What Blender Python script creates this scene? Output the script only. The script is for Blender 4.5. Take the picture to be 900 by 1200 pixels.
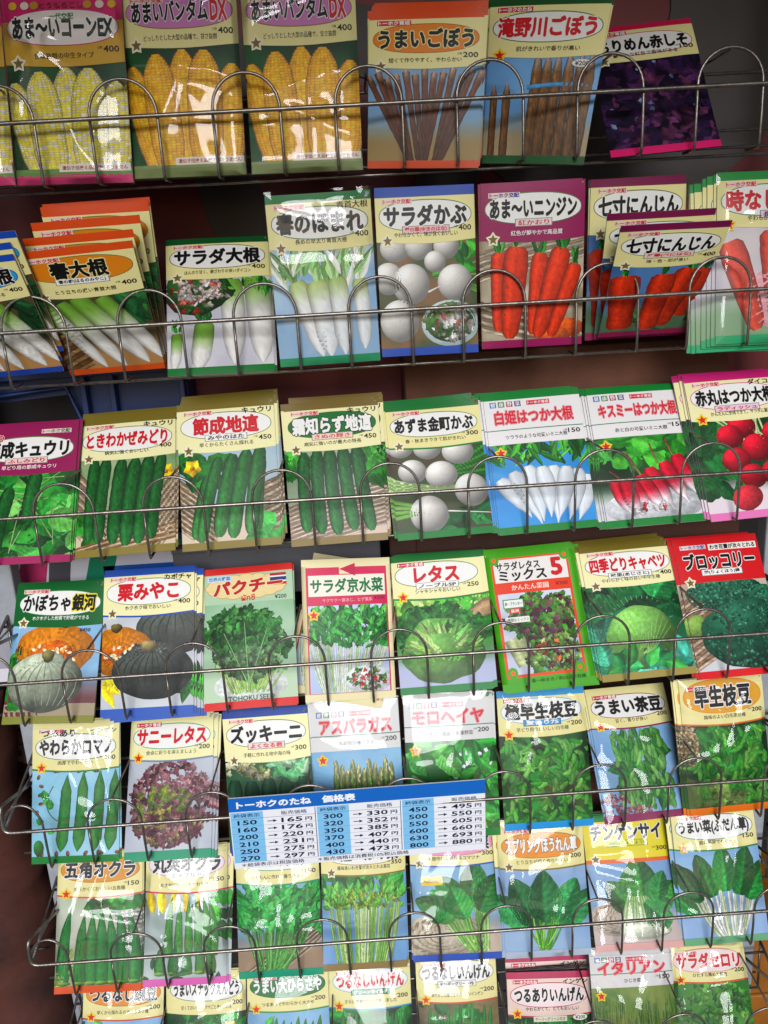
import bpy, math, random
import numpy as np
from collections import defaultdict

R = math.radians
scn = bpy.context.scene
for o in list(bpy.data.objects):
    bpy.data.objects.remove(o)

# ------------------------------------------------------------------ camera
cd = bpy.data.cameras.new("camera")
cam = bpy.data.objects.new("camera", cd)
scn.collection.objects.link(cam)
cam.location = (-.0229, -.7420, -.1416)
cam.rotation_euler = (R(74.571), R(3.192), R(-2.137))
cd.sensor_fit = 'VERTICAL'; cd.sensor_height = 36.0; cd.lens = 970 / 1200 * 36
cd.clip_start = .02; cd.clip_end = 500
scn.camera = cam

# ------------------------------------------------------------------ light
SUN_EL, SUN_AZ = 24.0, 2.0      # low soft daylight coming in under the added canopy from behind the camera
world = bpy.data.worlds.new("World"); scn.world = world
world.use_nodes = True
wn = world.node_tree
sky = wn.nodes.new('ShaderNodeTexSky'); sky.sky_type = 'NISHITA'; sky.sun_disc = False
sky.sun_elevation = R(SUN_EL); sky.sun_rotation = R(180 + SUN_AZ)
sky.air_density = 1.0; sky.dust_density = .6
wn.links.new(sky.outputs[0], wn.nodes['Background'].inputs['Color'])
wn.nodes['Background'].inputs['Strength'].default_value = .05
sl = bpy.data.lights.new("sun", 'SUN'); sun = bpy.data.objects.new("sun", sl)
scn.collection.objects.link(sun)
sl.energy = 2.0; sl.angle = R(27); sl.color = (.97, .98, 1)
sun.rotation_euler = (R(90 - SUN_EL), 0, R(-SUN_AZ))
scn.view_settings.view_transform = 'Standard'; scn.view_settings.look = 'None'
scn.view_settings.exposure = 0.6; scn.view_settings.gamma = 1
scn.cycles.max_bounces = 6; scn.cycles.transparent_max_bounces = 12
scn.cycles.caustics_reflective = False; scn.cycles.caustics_refractive = False

# ------------------------------------------------------------------ materials
def lin(c):
    c = np.asarray(c, float)
    return np.where(c <= .04045, c / 12.92, ((c + .055) / 1.055) ** 2.4)
def hx(s):
    if not isinstance(s, str): return np.asarray(s, float)
    return np.array([int(s[i:i + 2], 16) / 255 for i in (0, 2, 4)])
def lc(s): return (*lin(hx(s)), 1)

def mat(name, col, rough=.5, metal=0, spec=.5, noise=0, nscale=20, bump=0, bscale=60, col2=None, coat=0):
    m = bpy.data.materials.new(name); m.use_nodes = True
    t = m.node_tree; b = t.nodes['Principled BSDF']
    b.inputs['Base Color'].default_value = lc(col)
    b.inputs['Roughness'].default_value = rough; b.inputs['Metallic'].default_value = metal
    b.inputs['Specular IOR Level'].default_value = spec
    b.inputs['Coat Weight'].default_value = coat; b.inputs['Coat Roughness'].default_value = .12
    tc = t.nodes.new('ShaderNodeTexCoord')
    if noise or col2:
        n = t.nodes.new('ShaderNodeTexNoise'); n.inputs['Scale'].default_value = nscale
        n.inputs['Detail'].default_value = 6; n.inputs['Roughness'].default_value = .65
        t.links.new(tc.outputs['Object'], n.inputs['Vector'])
        r = t.nodes.new('ShaderNodeValToRGB'); r.color_ramp.elements[0].position = .35; r.color_ramp.elements[1].position = .68
        c = hx(col)
        r.color_ramp.elements[0].color = lc(c); r.color_ramp.elements[1].color = lc(col2) if col2 else lc(np.clip(c * (1 + noise), 0, 1))
        t.links.new(n.outputs['Fac'], r.inputs['Fac']); t.links.new(r.outputs['Color'], b.inputs['Base Color'])
    if bump:
        n = t.nodes.new('ShaderNodeTexNoise'); n.inputs['Scale'].default_value = bscale; n.inputs['Detail'].default_value = 5
        t.links.new(tc.outputs['Object'], n.inputs['Vector'])
        bp = t.nodes.new('ShaderNodeBump'); bp.inputs['Strength'].default_value = bump; bp.inputs['Distance'].default_value = .002
        t.links.new(n.outputs['Fac'], bp.inputs['Height']); t.links.new(bp.outputs['Normal'], b.inputs['Normal'])
    return m

def print_mat(name, rough, coat):
    m = mat(name, 'ffffff', rough, bump=.3, bscale=28, coat=coat)
    t = m.node_tree; b = t.nodes['Principled BSDF']
    a = t.nodes.new('ShaderNodeAttribute'); a.attribute_name = 'Col'
    t.links.new(a.outputs['Color'], b.inputs['Base Color'])
    return m
M_PRINT = print_mat('printed_paper', .45, .0)
M_PRINT.node_tree.nodes['Principled BSDF'].inputs['Specular IOR Level'].default_value = .28
M_PHOTO = M_PRINT.copy(); M_PHOTO.name = 'printed_photograph'
def photo_grain(t):                              # fine leaf and skin detail of the printed photographs
    b = t.nodes['Principled BSDF']; a = next(n for n in t.nodes if n.type == 'ATTRIBUTE'); tc = next(n for n in t.nodes if n.type == 'TEX_COORD')
    n = t.nodes.new('ShaderNodeTexNoise'); n.inputs['Scale'].default_value = 260; n.inputs['Detail'].default_value = 4; n.inputs['Roughness'].default_value = .7
    r = t.nodes.new('ShaderNodeMapRange'); r.inputs[1].default_value = .3; r.inputs[2].default_value = .7; r.inputs[3].default_value = .72; r.inputs[4].default_value = 1.22
    v = t.nodes.new('ShaderNodeVectorMath'); v.operation = 'SCALE'
    t.links.new(tc.outputs['Object'], n.inputs['Vector']); t.links.new(n.outputs['Fac'], r.inputs[0]); t.links.new(r.outputs[0], v.inputs['Scale'])
    t.links.new(a.outputs['Color'], v.inputs[0]); t.links.new(v.outputs[0], b.inputs['Base Color'])
photo_grain(M_PHOTO.node_tree)

def film_mat():
    m = bpy.data.materials.new('clear_film'); m.use_nodes = True
    t = m.node_tree; t.nodes.clear()
    out = t.nodes.new('ShaderNodeOutputMaterial'); mix = t.nodes.new('ShaderNodeMixShader')
    tr = t.nodes.new('ShaderNodeBsdfTransparent'); tr.inputs[0].default_value = (.985, .985, .985, 1)
    gl = t.nodes.new('ShaderNodeBsdfGlossy'); gl.inputs['Roughness'].default_value = .05
    fr = t.nodes.new('ShaderNodeFresnel'); fr.inputs['IOR'].default_value = 1.5
    tc = t.nodes.new('ShaderNodeTexCoord'); n = t.nodes.new('ShaderNodeTexNoise')
    n.inputs['Scale'].default_value = 22; n.inputs['Detail'].default_value = 2
    bp = t.nodes.new('ShaderNodeBump'); bp.inputs['Strength'].default_value = .035; bp.inputs['Distance'].default_value = .002
    t.links.new(tc.outputs['Object'], n.inputs['Vector']); t.links.new(n.outputs['Fac'], bp.inputs['Height'])
    t.links.new(bp.outputs['Normal'], gl.inputs['Normal']); t.links.new(bp.outputs['Normal'], fr.inputs['Normal'])
    mu = t.nodes.new('ShaderNodeMath'); mu.operation = 'MULTIPLY'; mu.inputs[1].default_value = .8; mu.use_clamp = True
    t.links.new(fr.outputs[0], mu.inputs[0]); t.links.new(mu.outputs[0], mix.inputs[0])
    t.links.new(tr.outputs[0], mix.inputs[1]); t.links.new(gl.outputs[0], mix.inputs[2])
    t.links.new(mix.outputs[0], out.inputs[0])
    return m
M_FILM = film_mat()
M_WIRE = mat('galvanised_wire', '746d68', .36, .85, col2='9c938b', nscale=70, bump=.15, bscale=300)
M_POST = mat('grey_painted_steel', '8d9096', .5, 0, noise=.15, nscale=30)
M_MAROON = mat('maroon_board', '640d15', .5, noise=.25, nscale=6, bump=.05)
M_GREYPRINT = mat('grey_print', '3e3634', .55, noise=.15, nscale=8)
M_CARD = mat('brown_cardboard', '5a3626', .8, noise=.22, nscale=14, bump=.2, bscale=200)
M_WOOD = mat('brown_wood', '40241a', .7, noise=.4, nscale=9, bump=.25, bscale=90)
M_CRATE = mat('blue_plastic', '122c60', .42, noise=.2, nscale=10)
M_DARK = mat('near_black', '120d0c', .9, noise=.5, nscale=5)
M_LOG = mat('rusty_brown_wood', '5c2c20', .8, col2='23100c', nscale=7, bump=.5, bscale=40)
M_STRING = mat('dark_wire', '1d1614', .5)
M_SACK = mat('red_sack', '6a1216', .6, noise=.2, nscale=12)
M_SACKW = mat('pale_lettering', 'a8908a', .6)
M_YELLOW = mat('ochre_board', '7d4a0e', .55, noise=.25, nscale=16)
M_GREYSHELF = mat('grey_shelf', '5c5a60', .5, noise=.1, nscale=9)
M_GROUND = mat('concrete', '4a4846', .85, noise=.25, nscale=3, bump=.2)
M_ADDED_CANOPY = mat('added_canopy_underside', '55555a', .85, noise=.15, nscale=2)

# ------------------------------------------------------------------ object helpers
COL = scn.collection
def link(o, parent=None):
    COL.objects.link(o)
    if parent: o.parent = parent
    return o
def tag(o, label=None, cat=None, group=None, kind=None):
    for k, v in (('label', label), ('category', cat), ('group', group), ('kind', kind)):
        if v: o[k] = v
    return o
def empty(name, loc=(0, 0, 0)):
    o = bpy.data.objects.new(name, None); o.empty_display_size = .02; o.location = loc
    return link(o)
def mesh_obj(name, V, F, m, parent=None, smooth=False, col=None):
    me = bpy.data.meshes.new(name)
    me.from_pydata(V if isinstance(V, list) else np.asarray(V).tolist(), [], F)
    if col is not None:
        a = me.attributes.new('Col', 'FLOAT_COLOR', 'POINT')
        c = np.ones((len(col), 4), np.float32); q = np.clip(np.asarray(col, float), 0, 1)
        g = (q @ [.3, .59, .11])[:, None]; q = np.clip(g + (q - g) * 1.12, 0, 1)      # vivid printing inks
        q = q * (1 - .2 * np.clip(q[:, 1] - np.maximum(q[:, 0], q[:, 2]), 0, 1))[:, None]
        c[:, :3] = lin(q) ** 1.08 * .92; a.data.foreach_set('color', c.ravel())
    me.materials.append(m)
    if smooth: me.polygons.foreach_set('use_smooth', [True] * len(me.polygons))
    me.update()
    return link(bpy.data.objects.new(name, me), parent)
class MB:                                   # collects simple solids into one mesh
    def __init__(s): s.V = []; s.F = []
    def box(s, x0, x1, y0, y1, z0, z1):
        b = len(s.V)
        s.V += [(x, y, z) for z in (z0, z1) for y in (y0, y1) for x in (x0, x1)]
        s.F += [[b + i for i in f] for f in ((0, 2, 3, 1), (4, 5, 7, 6), (0, 1, 5, 4), (2, 6, 7, 3), (0, 4, 6, 2), (1, 3, 7, 5))]
    def tube(s, pts, r, n=8, closed=False):
        P = np.array(pts, float); k = len(P); rr = np.broadcast_to(r, k)
        T = np.gradient(P, axis=0); T /= np.linalg.norm(T, axis=1)[:, None] + 1e-12
        up = np.array([0, 0, 1.]) if abs(T[0][2]) < .8 else np.array([0, 1., 0])
        b = len(s.V); a0 = None
        for i in range(k):
            ref = up if a0 is None else a0
            a = ref - T[i] * (ref @ T[i]); a /= np.linalg.norm(a); a0 = a
            c = np.cross(T[i], a)
            for j in range(n):
                th = 2 * math.pi * j / n
                s.V.append(tuple(P[i] + rr[i] * (a * math.cos(th) + c * math.sin(th))))
        for i in range(k - 1):
            for j in range(n):
                q = (j + 1) % n
                s.F.append([b + i * n + j, b + i * n + q, b + (i + 1) * n + q, b + (i + 1) * n + j])
        s.F.append([b + j for j in range(n)][::-1]); s.F.append([b + (k - 1) * n + j for j in range(n)])
    def build(s, name, m, parent=None, smooth=False):
        return mesh_obj(name, s.V, s.F, m, parent, smooth)
def bevel(o, w=.002, seg=2):
    md = o.modifiers.new('bevel', 'BEVEL'); md.width = w; md.segments = seg; md.limit_method = 'ANGLE'
    return o

# ------------------------------------------------------------------ lettering (one glyph mesh per string)
TEXTS = {}
def want(s, off): TEXTS.setdefault((s, off), None); TEXTS.setdefault((s, 0.), None)
def _area(V, F):
    a, b, c = V[F[:, 0]], V[F[:, 1]], V[F[:, 2]]
    return np.abs((b[:, 0] - a[:, 0]) * (c[:, 1] - a[:, 1]) - (b[:, 1] - a[:, 1]) * (c[:, 0] - a[:, 0])).sum() / 2
def _edge_len(V, F):
    e = np.sort(np.concatenate([F[:, [0, 1]], F[:, [1, 2]], F[:, [2, 0]]]), 1)
    u, n = np.unique(e, axis=0, return_counts=True); u = u[n == 1]
    return np.linalg.norm(V[u[:, 0]] - V[u[:, 1]], axis=1).sum()
def make_texts():
    tmp = []
    for key, v in TEXTS.items():
        if v is None:
            c = bpy.data.curves.new('lettering', 'FONT'); c.body = key[0]; c.offset = key[1]; c.resolution_u = 2
            o = bpy.data.objects.new('lettering', c); COL.objects.link(o); tmp.append((key, o))
    dg = bpy.context.evaluated_depsgraph_get()
    for key, o in tmp:
        e = o.evaluated_get(dg); me = e.to_mesh(); me.calc_loop_triangles()
        V = np.empty(len(me.vertices) * 3); me.vertices.foreach_get('co', V)
        F = np.empty(len(me.loop_triangles) * 3, np.int32); me.loop_triangles.foreach_get('vertices', F)
        TEXTS[key] = (V.reshape(-1, 3)[:, :2].copy(), F.reshape(-1, 3).copy())
        e.to_mesh_clear()
    for key, o in tmp:
        c = o.data; bpy.data.objects.remove(o); bpy.data.curves.remove(c)
    for (t, off) in list(TEXTS):                 # strokes that collide when thickened: thicken by overlaying shifted copies instead
        if off <= 0: continue
        V0, F0 = TEXTS[t, 0.]; V, F = TEXTS[t, off]
        if not len(F0): continue
        if off < .035 and len(F) and _area(V, F) > _area(V0, F0) + .86 * off * _edge_len(V0, F0): continue
        n = 2 if off < .035 else (7 if off < .07 else 10)
        th = np.arange(n) * 2 * math.pi / n + (.0 if n == 2 else .3)
        TEXTS[t, off] = (np.concatenate([V0 + off * .9 * np.array([math.cos(q), math.sin(q)]) for q in th] + [V0]),
                         np.concatenate([F0 + k * len(V0) for k in range(n + 1)]), np.repeat(np.arange(n + 1), len(V0)) * .0012)

# ------------------------------------------------------------------ printed artwork
_gq = {}
def gridf(nu, nv):
    if (nu, nv) not in _gq:
        i, j = np.meshgrid(np.arange(nu - 1), np.arange(nv - 1), indexing='ij')
        a = (i * nv + j).ravel()
        _gq[nu, nv] = np.stack([a, a + 1, a + nv + 1, a + nv], 1)
    return _gq[nu, nv]
def vnoise(x, y, seed):
    r = np.random.RandomState(seed % 100000); L = r.rand(32, 32)
    xi = np.floor(x).astype(int); yi = np.floor(y).astype(int); fx = x - xi; fy = y - yi
    fx = fx * fx * (3 - 2 * fx); fy = fy * fy * (3 - 2 * fy)
    g = lambda a, b: L[a % 32, b % 32]
    return (g(xi, yi) * (1 - fx) + g(xi + 1, yi) * fx) * (1 - fy) + (g(xi, yi + 1) * (1 - fx) + g(xi + 1, yi + 1) * fx) * fy
def fbm(x, y, seed, o=3):
    return sum(vnoise(x * 2 ** k, y * 2 ** k, seed + k * 7) * .5 ** k for k in range(o)) / sum(.5 ** k for k in range(o))

class Art:
    def __init__(s, seed=1, hy=.45, by=1.43):
        s.P = defaultdict(list); s.rng = np.random.RandomState(seed); s.hy, s.by = hy, by
        s.vz = .14; s.clip = (0, hy, 1, by); s.T = []; s.seed = seed; s.plain = False
    def put(s, part, V, F, C, z):
        V = np.asarray(V, float); C = np.broadcast_to(np.asarray(C, float), (len(V), 3))
        s.P[part].append((V, np.broadcast_to(z, len(V)), np.asarray(F), C))
    # --- flat print, in packet coordinates (x 0..1, y 0 at top .. 1.5)
    def rect(s, part, x0, y0, x1, y1, c, z, skew=0):
        nu = max(2, int((x1 - x0) * 14) + 2); nv = max(2, int((y1 - y0) * 14) + 2)
        X, Y = np.meshgrid(np.linspace(x0, x1, nu), np.linspace(y0, y1, nv), indexing='ij')
        s.put(part, np.stack([X.ravel(), Y.ravel()], 1), gridf(nu, nv), hx(c), z)
    def band(s, part, y0l, y1, c, z, sag):          # header bottom edge that curves like a wave
        X = np.linspace(0, 1, 17); t = np.linspace(0, 1, 8)
        yb = y1 + sag * np.sin(math.pi * X)
        V = np.stack([np.repeat(X, 8), (y0l + (yb[:, None] - y0l) * t).ravel()], 1)
        s.put(part, V, gridf(17, 8), hx(c), z)
    def ell(s, part, cx, cy, rx, ry, c, z, r0=0, p=2.3):
        na, nr = 48, 6
        th = np.linspace(0, 2 * math.pi, na); r = np.linspace(max(r0, .02), 1, nr)
        ex = np.sign(np.cos(th)) * np.abs(np.cos(th)) ** (2 / p); ey = np.sign(np.sin(th)) * np.abs(np.sin(th)) ** (2 / p)
        V = np.stack([(cx + rx * r[:, None] * ex).ravel(), (cy + ry * r[:, None] * ey).ravel()], 1)
        s.put(part, V, gridf(nr, na), hx(c), z)
    def oval(s, cx, cy, rx, ry, fill, line, z=.16, lw=.012):
        s.ell('header_panel', cx, cy, rx + lw, ry + lw, line, z)
        if lw > .009: s.ell('header_panel', cx, cy, rx + lw * .35, ry + lw * .2, fill, z + .03)
        s.ell('header_panel', cx, cy + ry * .03, rx, ry, fill, z + .06)
    def text(s, part, t, cx, cy, w, h, c, z, bold=.0, out=None, ow=.05, slant=0, free=False):
        want(t, bold)
        if out is not None: want(t, bold + ow)
        s.T.append((part, t, cx, cy, w, h, c, z, bold, out, ow, slant, free))
    def star(s, cx, cy, r, c, edge='fff4c0', part='star_badge'):
        for k, (rr, cc) in enumerate(((r * 1.42, edge), (r, c))):
            a = np.arange(10) * math.pi / 5 - math.pi / 2
            q = np.where(np.arange(10) % 2 == 0, rr, rr * (.62 if k == 0 else .45))
            V = np.concatenate([[[cx, cy]], np.stack([cx + q * np.cos(a), cy + q * np.sin(a)], 1)])
            s.put(part, V, [[0, i + 1, (i + 1) % 10 + 1] for i in range(10)], hx(cc), .85 + .06 * k)
    def flush(s):
        for part, t, cx, cy, w, h, c, z, bold, out, ow, slant, free in s.T:
            V0 = TEXTS[t, bold][0]
            if not len(V0): continue
            mn, mx = V0.min(0), V0.max(0); ctr = (mn + mx) / 2
            sy = h / max(mx[1] - mn[1], .5); sx = w / (mx[0] - mn[0]) if w else sy
            for key, cc, zz in (((t, bold + ow) if out is not None else None, out, z), ((t, bold), c, z + .06)):
                if key is None: continue
                V, F = TEXTS[key][:2]; zz = zz + (TEXTS[key][2] if len(TEXTS[key]) > 2 else 0)
                X = cx + (V[:, 0] - ctr[0]) * sx; Y = cy - (V[:, 1] - ctr[1]) * sy + slant * (X - cx)
                s.put(part, np.stack([X, Y], 1), F, hx(cc), zz)
        s.T = []
    # --- pictured vegetables, in picture coordinates (0..1, 0..1 inside the printed photo)
    def veg(s, V, F, C, part='vegetable_picture'):
        V = np.array(V, float); V[:, 1] = s.hy + V[:, 1] * (s.by - s.hy)
        x0, y0, x1, y1 = s.clip
        V[:, 0] = np.clip(V[:, 0], x0, x1); V[:, 1] = np.clip(V[:, 1], y0, y1)
        s.put(part, V, F, np.clip(C, 0, 1), s.vz); s.vz += .0008
    def bg(s, c1, c2, sc=4, n=22, c3=None):
        t = np.linspace(0, 1, n); X, Y = np.meshgrid(t, t, indexing='ij')
        k = np.clip((fbm(X * sc, Y * sc, s.seed) - .3) / .4, 0, 1).ravel()[:, None]
        C = hx(c1) * (1 - k) + hx(c2) * k
        if c3 is not None:
            g = np.clip((Y.ravel()[:, None] - .55) / .25, 0, 1); C = C * (1 - g) + hx(c3) * g
        V = np.stack([s.clip[0] + X.ravel() * (s.clip[2] - s.clip[0]), s.hy + Y.ravel() * (min(s.by, s.clip[3]) - s.hy)], 1)
        s.put('picture_panel', V, gridf(n, n), C, .08 if s.clip[0] == 0 else .125)
    def tube(s, pts, rad, ca, cb=None, grad=None, nu=14, nv=9, hl=.18, noise=.05, sh=.5, bumps=0, lt=-.35):
        P = np.array(pts, float); d = np.r_[0, np.cumsum(np.linalg.norm(np.diff(P, axis=0), axis=1))]; d /= d[-1]
        u = np.linspace(0, 1, nu)
        if len(P) > 2:
            co = np.polyfit(d, P, min(3, len(P) - 1)); Q = np.stack([np.polyval(co[:, k], u) for k in (0, 1)], 1)
        else: Q = P[0] + (P[1] - P[0]) * u[:, None]
        T = np.gradient(Q, axis=0); T /= np.linalg.norm(T, axis=1)[:, None] + 1e-9
        N = np.stack([-T[:, 1], T[:, 0]], 1)
        if N[:, 0].mean() < 0: N = -N
        rad = np.array(rad, float); r = np.interp(u, rad[:, 0], rad[:, 1]) if rad.ndim == 2 else rad[0] + 0 * u
        if bumps: r = r * (1 + bumps * s.rng.randn(nu))
        t = np.linspace(-1, 1, nv)
        V = (Q[:, None] + N[:, None] * (r[:, None] * t)[..., None]).reshape(-1, 2)
        shade = 1 - sh + sh * np.sqrt(1 - (t * .97) ** 2) + hl * np.exp(-((t - lt) / .25) ** 2)
        ca = hx(ca); cb = ca if cb is None else hx(cb)
        g = np.interp(u, *grad) if grad else u
        C = (ca * (1 - g[:, None]) + cb * g[:, None])[:, None] * shade[None, :, None]
        C = C * (1 + noise * s.rng.randn(nu, nv, 1))
        s.veg(V, gridf(nu, nv), C.reshape(-1, 3))
    def blob(s, cx, cy, rx, ry, c, lump=0, noise=.04, amb=.5, nr=7, na=26, hl=.12, c2=None, rot=0, flat=0):
        th = np.linspace(0, 2 * math.pi, na); r = np.linspace(.02, 1, nr)
        ph = s.rng.rand(3) * 6
        k = 1 + lump * (np.sin(th * 3 + ph[0]) * .5 + np.sin(th * 5 + ph[1]) * .3 + np.sin(th * 9 + ph[2]) * .3)
        k[-1] = k[0]
        X = r[:, None] * np.cos(th); Y = r[:, None] * np.sin(th)
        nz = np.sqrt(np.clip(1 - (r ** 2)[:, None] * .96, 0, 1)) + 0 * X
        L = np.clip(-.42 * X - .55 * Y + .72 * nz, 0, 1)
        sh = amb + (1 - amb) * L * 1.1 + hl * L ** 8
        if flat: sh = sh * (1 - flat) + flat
        C = hx(c)[None, None] * np.ones((nr, na, 1))
        if c2 is not None:
            w = fbm((X + 2) * 3, (Y + 2) * 3, s.rng.randint(9999))[..., None]; C = C * (1 - w) + hx(c2) * w
        C = C * sh[..., None] * (1 + noise * s.rng.randn(nr, na, 1)); C[:, -1] = C[:, 0]
        a = k * rx * X; b = k * ry * Y; cr, sr = math.cos(rot), math.sin(rot)
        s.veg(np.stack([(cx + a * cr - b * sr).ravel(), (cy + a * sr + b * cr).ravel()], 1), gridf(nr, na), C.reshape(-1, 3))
    def leaf(s, x, y, ang, L, W, c, rib=.35, jag=0, nu=9, nv=5, curve=0, noise=.08, p=.8):
        if L > .33: nu, nv = max(nu, 24), 11
        u = np.linspace(0, 1, nu); a = ang + curve * u
        cx = x + np.cumsum(np.r_[0, np.cos(a[1:])]) * L / (nu - 1); cy = y + np.cumsum(np.r_[0, np.sin(a[1:])]) * L / (nu - 1)
        r = W * np.sin(math.pi * np.clip(u, .02, .99) ** p) ** (.62 if nu > 12 else 1)
        if jag:
            q = s.rng.randn(nu)
            if nu > 12: q = np.convolve(q, [.25, .5, .25], 'same')
            r = r * (1 + jag * q)
        t = np.linspace(-1, 1, nv)
        V = np.stack([cx[:, None] - np.sin(a)[:, None] * r[:, None] * t, cy[:, None] + np.cos(a)[:, None] * r[:, None] * t], -1)
        k = s.rng.uniform(.75, 1.2); side = s.rng.choice([-1, 1])
        shade = k * (1 + .16 * side * np.sign(t) + rib * (np.abs(t) < .15))
        shade = shade[None] * (1 + (.13 * np.sin(2 * math.pi * (u[:, None] * 7 - np.abs(t)[None] * 1.6)) if nu > 12 else 0)) * (1.12 - .25 * u[:, None] * (nu > 12))
        C = hx(c)[None, None] * shade[:, :, None] * (1 + noise * s.rng.randn(nu, nv, 1))
        s.veg(V.reshape(-1, 2), gridf(nu, nv), C.reshape(-1, 3))
    def leaves(s, n, x0, y0, x1, y1, L, W, cols, up=None, jag=.1, rib=.3, spread=3.2):
        for i in range(n):
            a = (s.rng.uniform(0, 2 * math.pi) if up is None else up + s.rng.uniform(-spread / 2, spread / 2))
            s.leaf(s.rng.uniform(x0, x1), s.rng.uniform(y0, y1), a, L * s.rng.uniform(.7, 1.3), W * s.rng.uniform(.7, 1.3),
                   cols[s.rng.randint(len(cols))], jag=jag, rib=rib, curve=s.rng.uniform(-.6, .6), nu=7)
    def frill(s, cx, cy, rx, ry, n, size, cols, edge=None, power=.5):
        pts = []
        for i in range(n):
            r = s.rng.rand() ** power; a = s.rng.rand() * 6.283
            pts.append((cx + rx * r * math.cos(a), cy + ry * r * math.sin(a), r))
        pts.sort(key=lambda q: -q[2])
        for x, y, r in pts:
            c = hx(cols[s.rng.randint(len(cols))]) * s.rng.uniform(.65, 1.15)
            if edge is not None and s.rng.rand() < .4: c = hx(edge) * s.rng.uniform(.7, 1.1)
            s.blob(x, y, size * s.rng.uniform(.5, 1.2), size * s.rng.uniform(.4, 1), c, lump=.55, noise=.13, nr=4, na=20, amb=.62, hl=.02, rot=s.rng.rand() * 3)
    def weave(s, x0, y0, x1, y1, n=14, ang=.25, c='c9b79f', c2='8d765f'):
        for i in range(n):
            t = (i + .5) / n; y = y0 + (y1 - y0) * t
            s.tube([(x0, y + ang * (x1 - x0) * .5), ((x0 + x1) / 2, y - .01), (x1, y - ang * (x1 - x0) * .5)],
                   [(0, (y1 - y0) / n * .45), (1, (y1 - y0) / n * .45)], c if i % 2 else c2, nv=4, nu=16, noise=.14, hl=.05)
    def build(s, pose_w, pose_h, root, taper=0, thick=.0007, film=0, amp=.003):
        """turn the collected print into child meshes of root (local frame: x right, z up, -y towards the viewer)"""
        s.flush()
        H = 1.5
        rb = np.random.RandomState(s.seed + 5); ph = rb.rand(4) * 6; am = amp * rb.uniform(.5, 1.2); curl = rb.uniform(-.004, .006); cs = rb.choice([-1.2, 1.2])
        def bend(x, y):
            yy = y / H
            return am * (1 - np.abs(2 * x - 1) ** 3) * np.sin(math.pi * np.clip(yy, 0, 1)) ** .7 + \
                .0005 * np.sin(x * 3.5 + ph[0] + yy * 2) * np.sin(yy * 5 + ph[1]) + curl * np.exp(-y / .22) * np.clip((x - .35) * cs, 0, 1) ** 1.5
        def warp(V, z):
            x, y = V[:, 0], V[:, 1]
            sx = 1 - taper * y / H
            return np.stack([(x - .5) * pose_w * sx, -(bend(x, y) + z * .001), (1 - y / H) * pose_h], 1)
        # pouch: closed front and back sheets
        nu, nv = 15, 21
        X, Y = np.meshgrid(np.linspace(0, 1, nu), np.linspace(0, H, nv), indexing='ij'); V = np.stack([X.ravel(), Y.ravel()], 1)
        A = warp(V, 0); B = warp(V, 0); B[:, 1] += thick
        f = gridf(nu, nv); n = nu * nv; F = f[:, ::-1].tolist() + (f + n).tolist()
        ring = [i * nv for i in range(nu)] + [(nu - 1) * nv + j for j in range(1, nv)] + [i * nv + nv - 1 for i in range(nu - 2, -1, -1)] + [j for j in range(nv - 2, 0, -1)]
        for a, b in zip(ring, ring[1:] + ring[:1]): F.append([a, b, b + n, a + n])
        yy = np.r_[V[:, 1], V[:, 1]][:, None]
        C = np.broadcast_to(hx(s.base), (2 * n, 3))
        parts = {'pouch': mesh_obj('pouch', np.r_[A, B], F, M_PRINT, root, True, C)}
        kids = {**{q: 'header_panel' for q in ('price_lettering', 'maker_lettering', 'kind_lettering', 'variety_lettering', 'mark_lettering')}, 'title_lettering': 'header_panel', 'small_lettering': 'header_panel', 'vegetable_picture': 'picture_panel', 'star_badge': 'header_panel'}
        for name in ('top_strip', 'bottom_strip', 'notice_strip', 'header_panel', 'picture_panel', 'vegetable_picture', 'title_lettering', 'small_lettering', 'price_lettering', 'maker_lettering', 'kind_lettering', 'variety_lettering', 'mark_lettering', 'star_badge'):
            if name not in s.P: continue
            VV, FF, CC, b = [], [], [], 0
            for V, z, F, C in s.P[name]:
                VV.append(warp(V, z)); FF += (F + b).tolist(); CC.append(C); b += len(V)
            parts[name] = mesh_obj(name, np.concatenate(VV), FF, M_PHOTO if name == 'vegetable_picture' and not s.plain else M_PRINT, parts.get(kids.get(name), root), name in ('header_panel', 'picture_panel', 'top_strip', 'bottom_strip'), np.concatenate(CC))
        if film:
            nu, nv = 34, 50
            X, Y = np.meshgrid(np.linspace(-.012, 1.012, nu), np.linspace(-.03, H + .02, nv), indexing='ij')
            x, y = X.ravel(), Y.ravel(); w = np.zeros_like(x); r2 = np.random.RandomState(s.seed + 77)
            edge = np.clip(np.minimum(np.minimum(x + .012, 1.012 - x), np.minimum(y + .03, H + .02 - y)) / .09, 0, 1)
            for k in range(7):                      # long soft folds in the wrapping
                a = r2.uniform(-.5, .5) + (math.pi / 2 if k % 2 else 0); q = math.cos(a) * x + math.sin(a) * y + .12 * fbm(x * 2, y * 2, s.seed + k)
                w += r2.uniform(.4, 1.2) * np.exp(-((q - r2.uniform(.1, 1.1)) / r2.uniform(.03, .09)) ** 2)
            w += 2.2 * fbm(x * 2.2, y * 1.8, s.seed + 31, 2)
            V = warp(np.stack([x, y], 1), 1.0 + film * (.3 + w) * edge)
            parts['clear_film'] = mesh_obj('clear_film', V, gridf(nu, nv).tolist(), M_FILM, root, True)
        return parts
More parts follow.
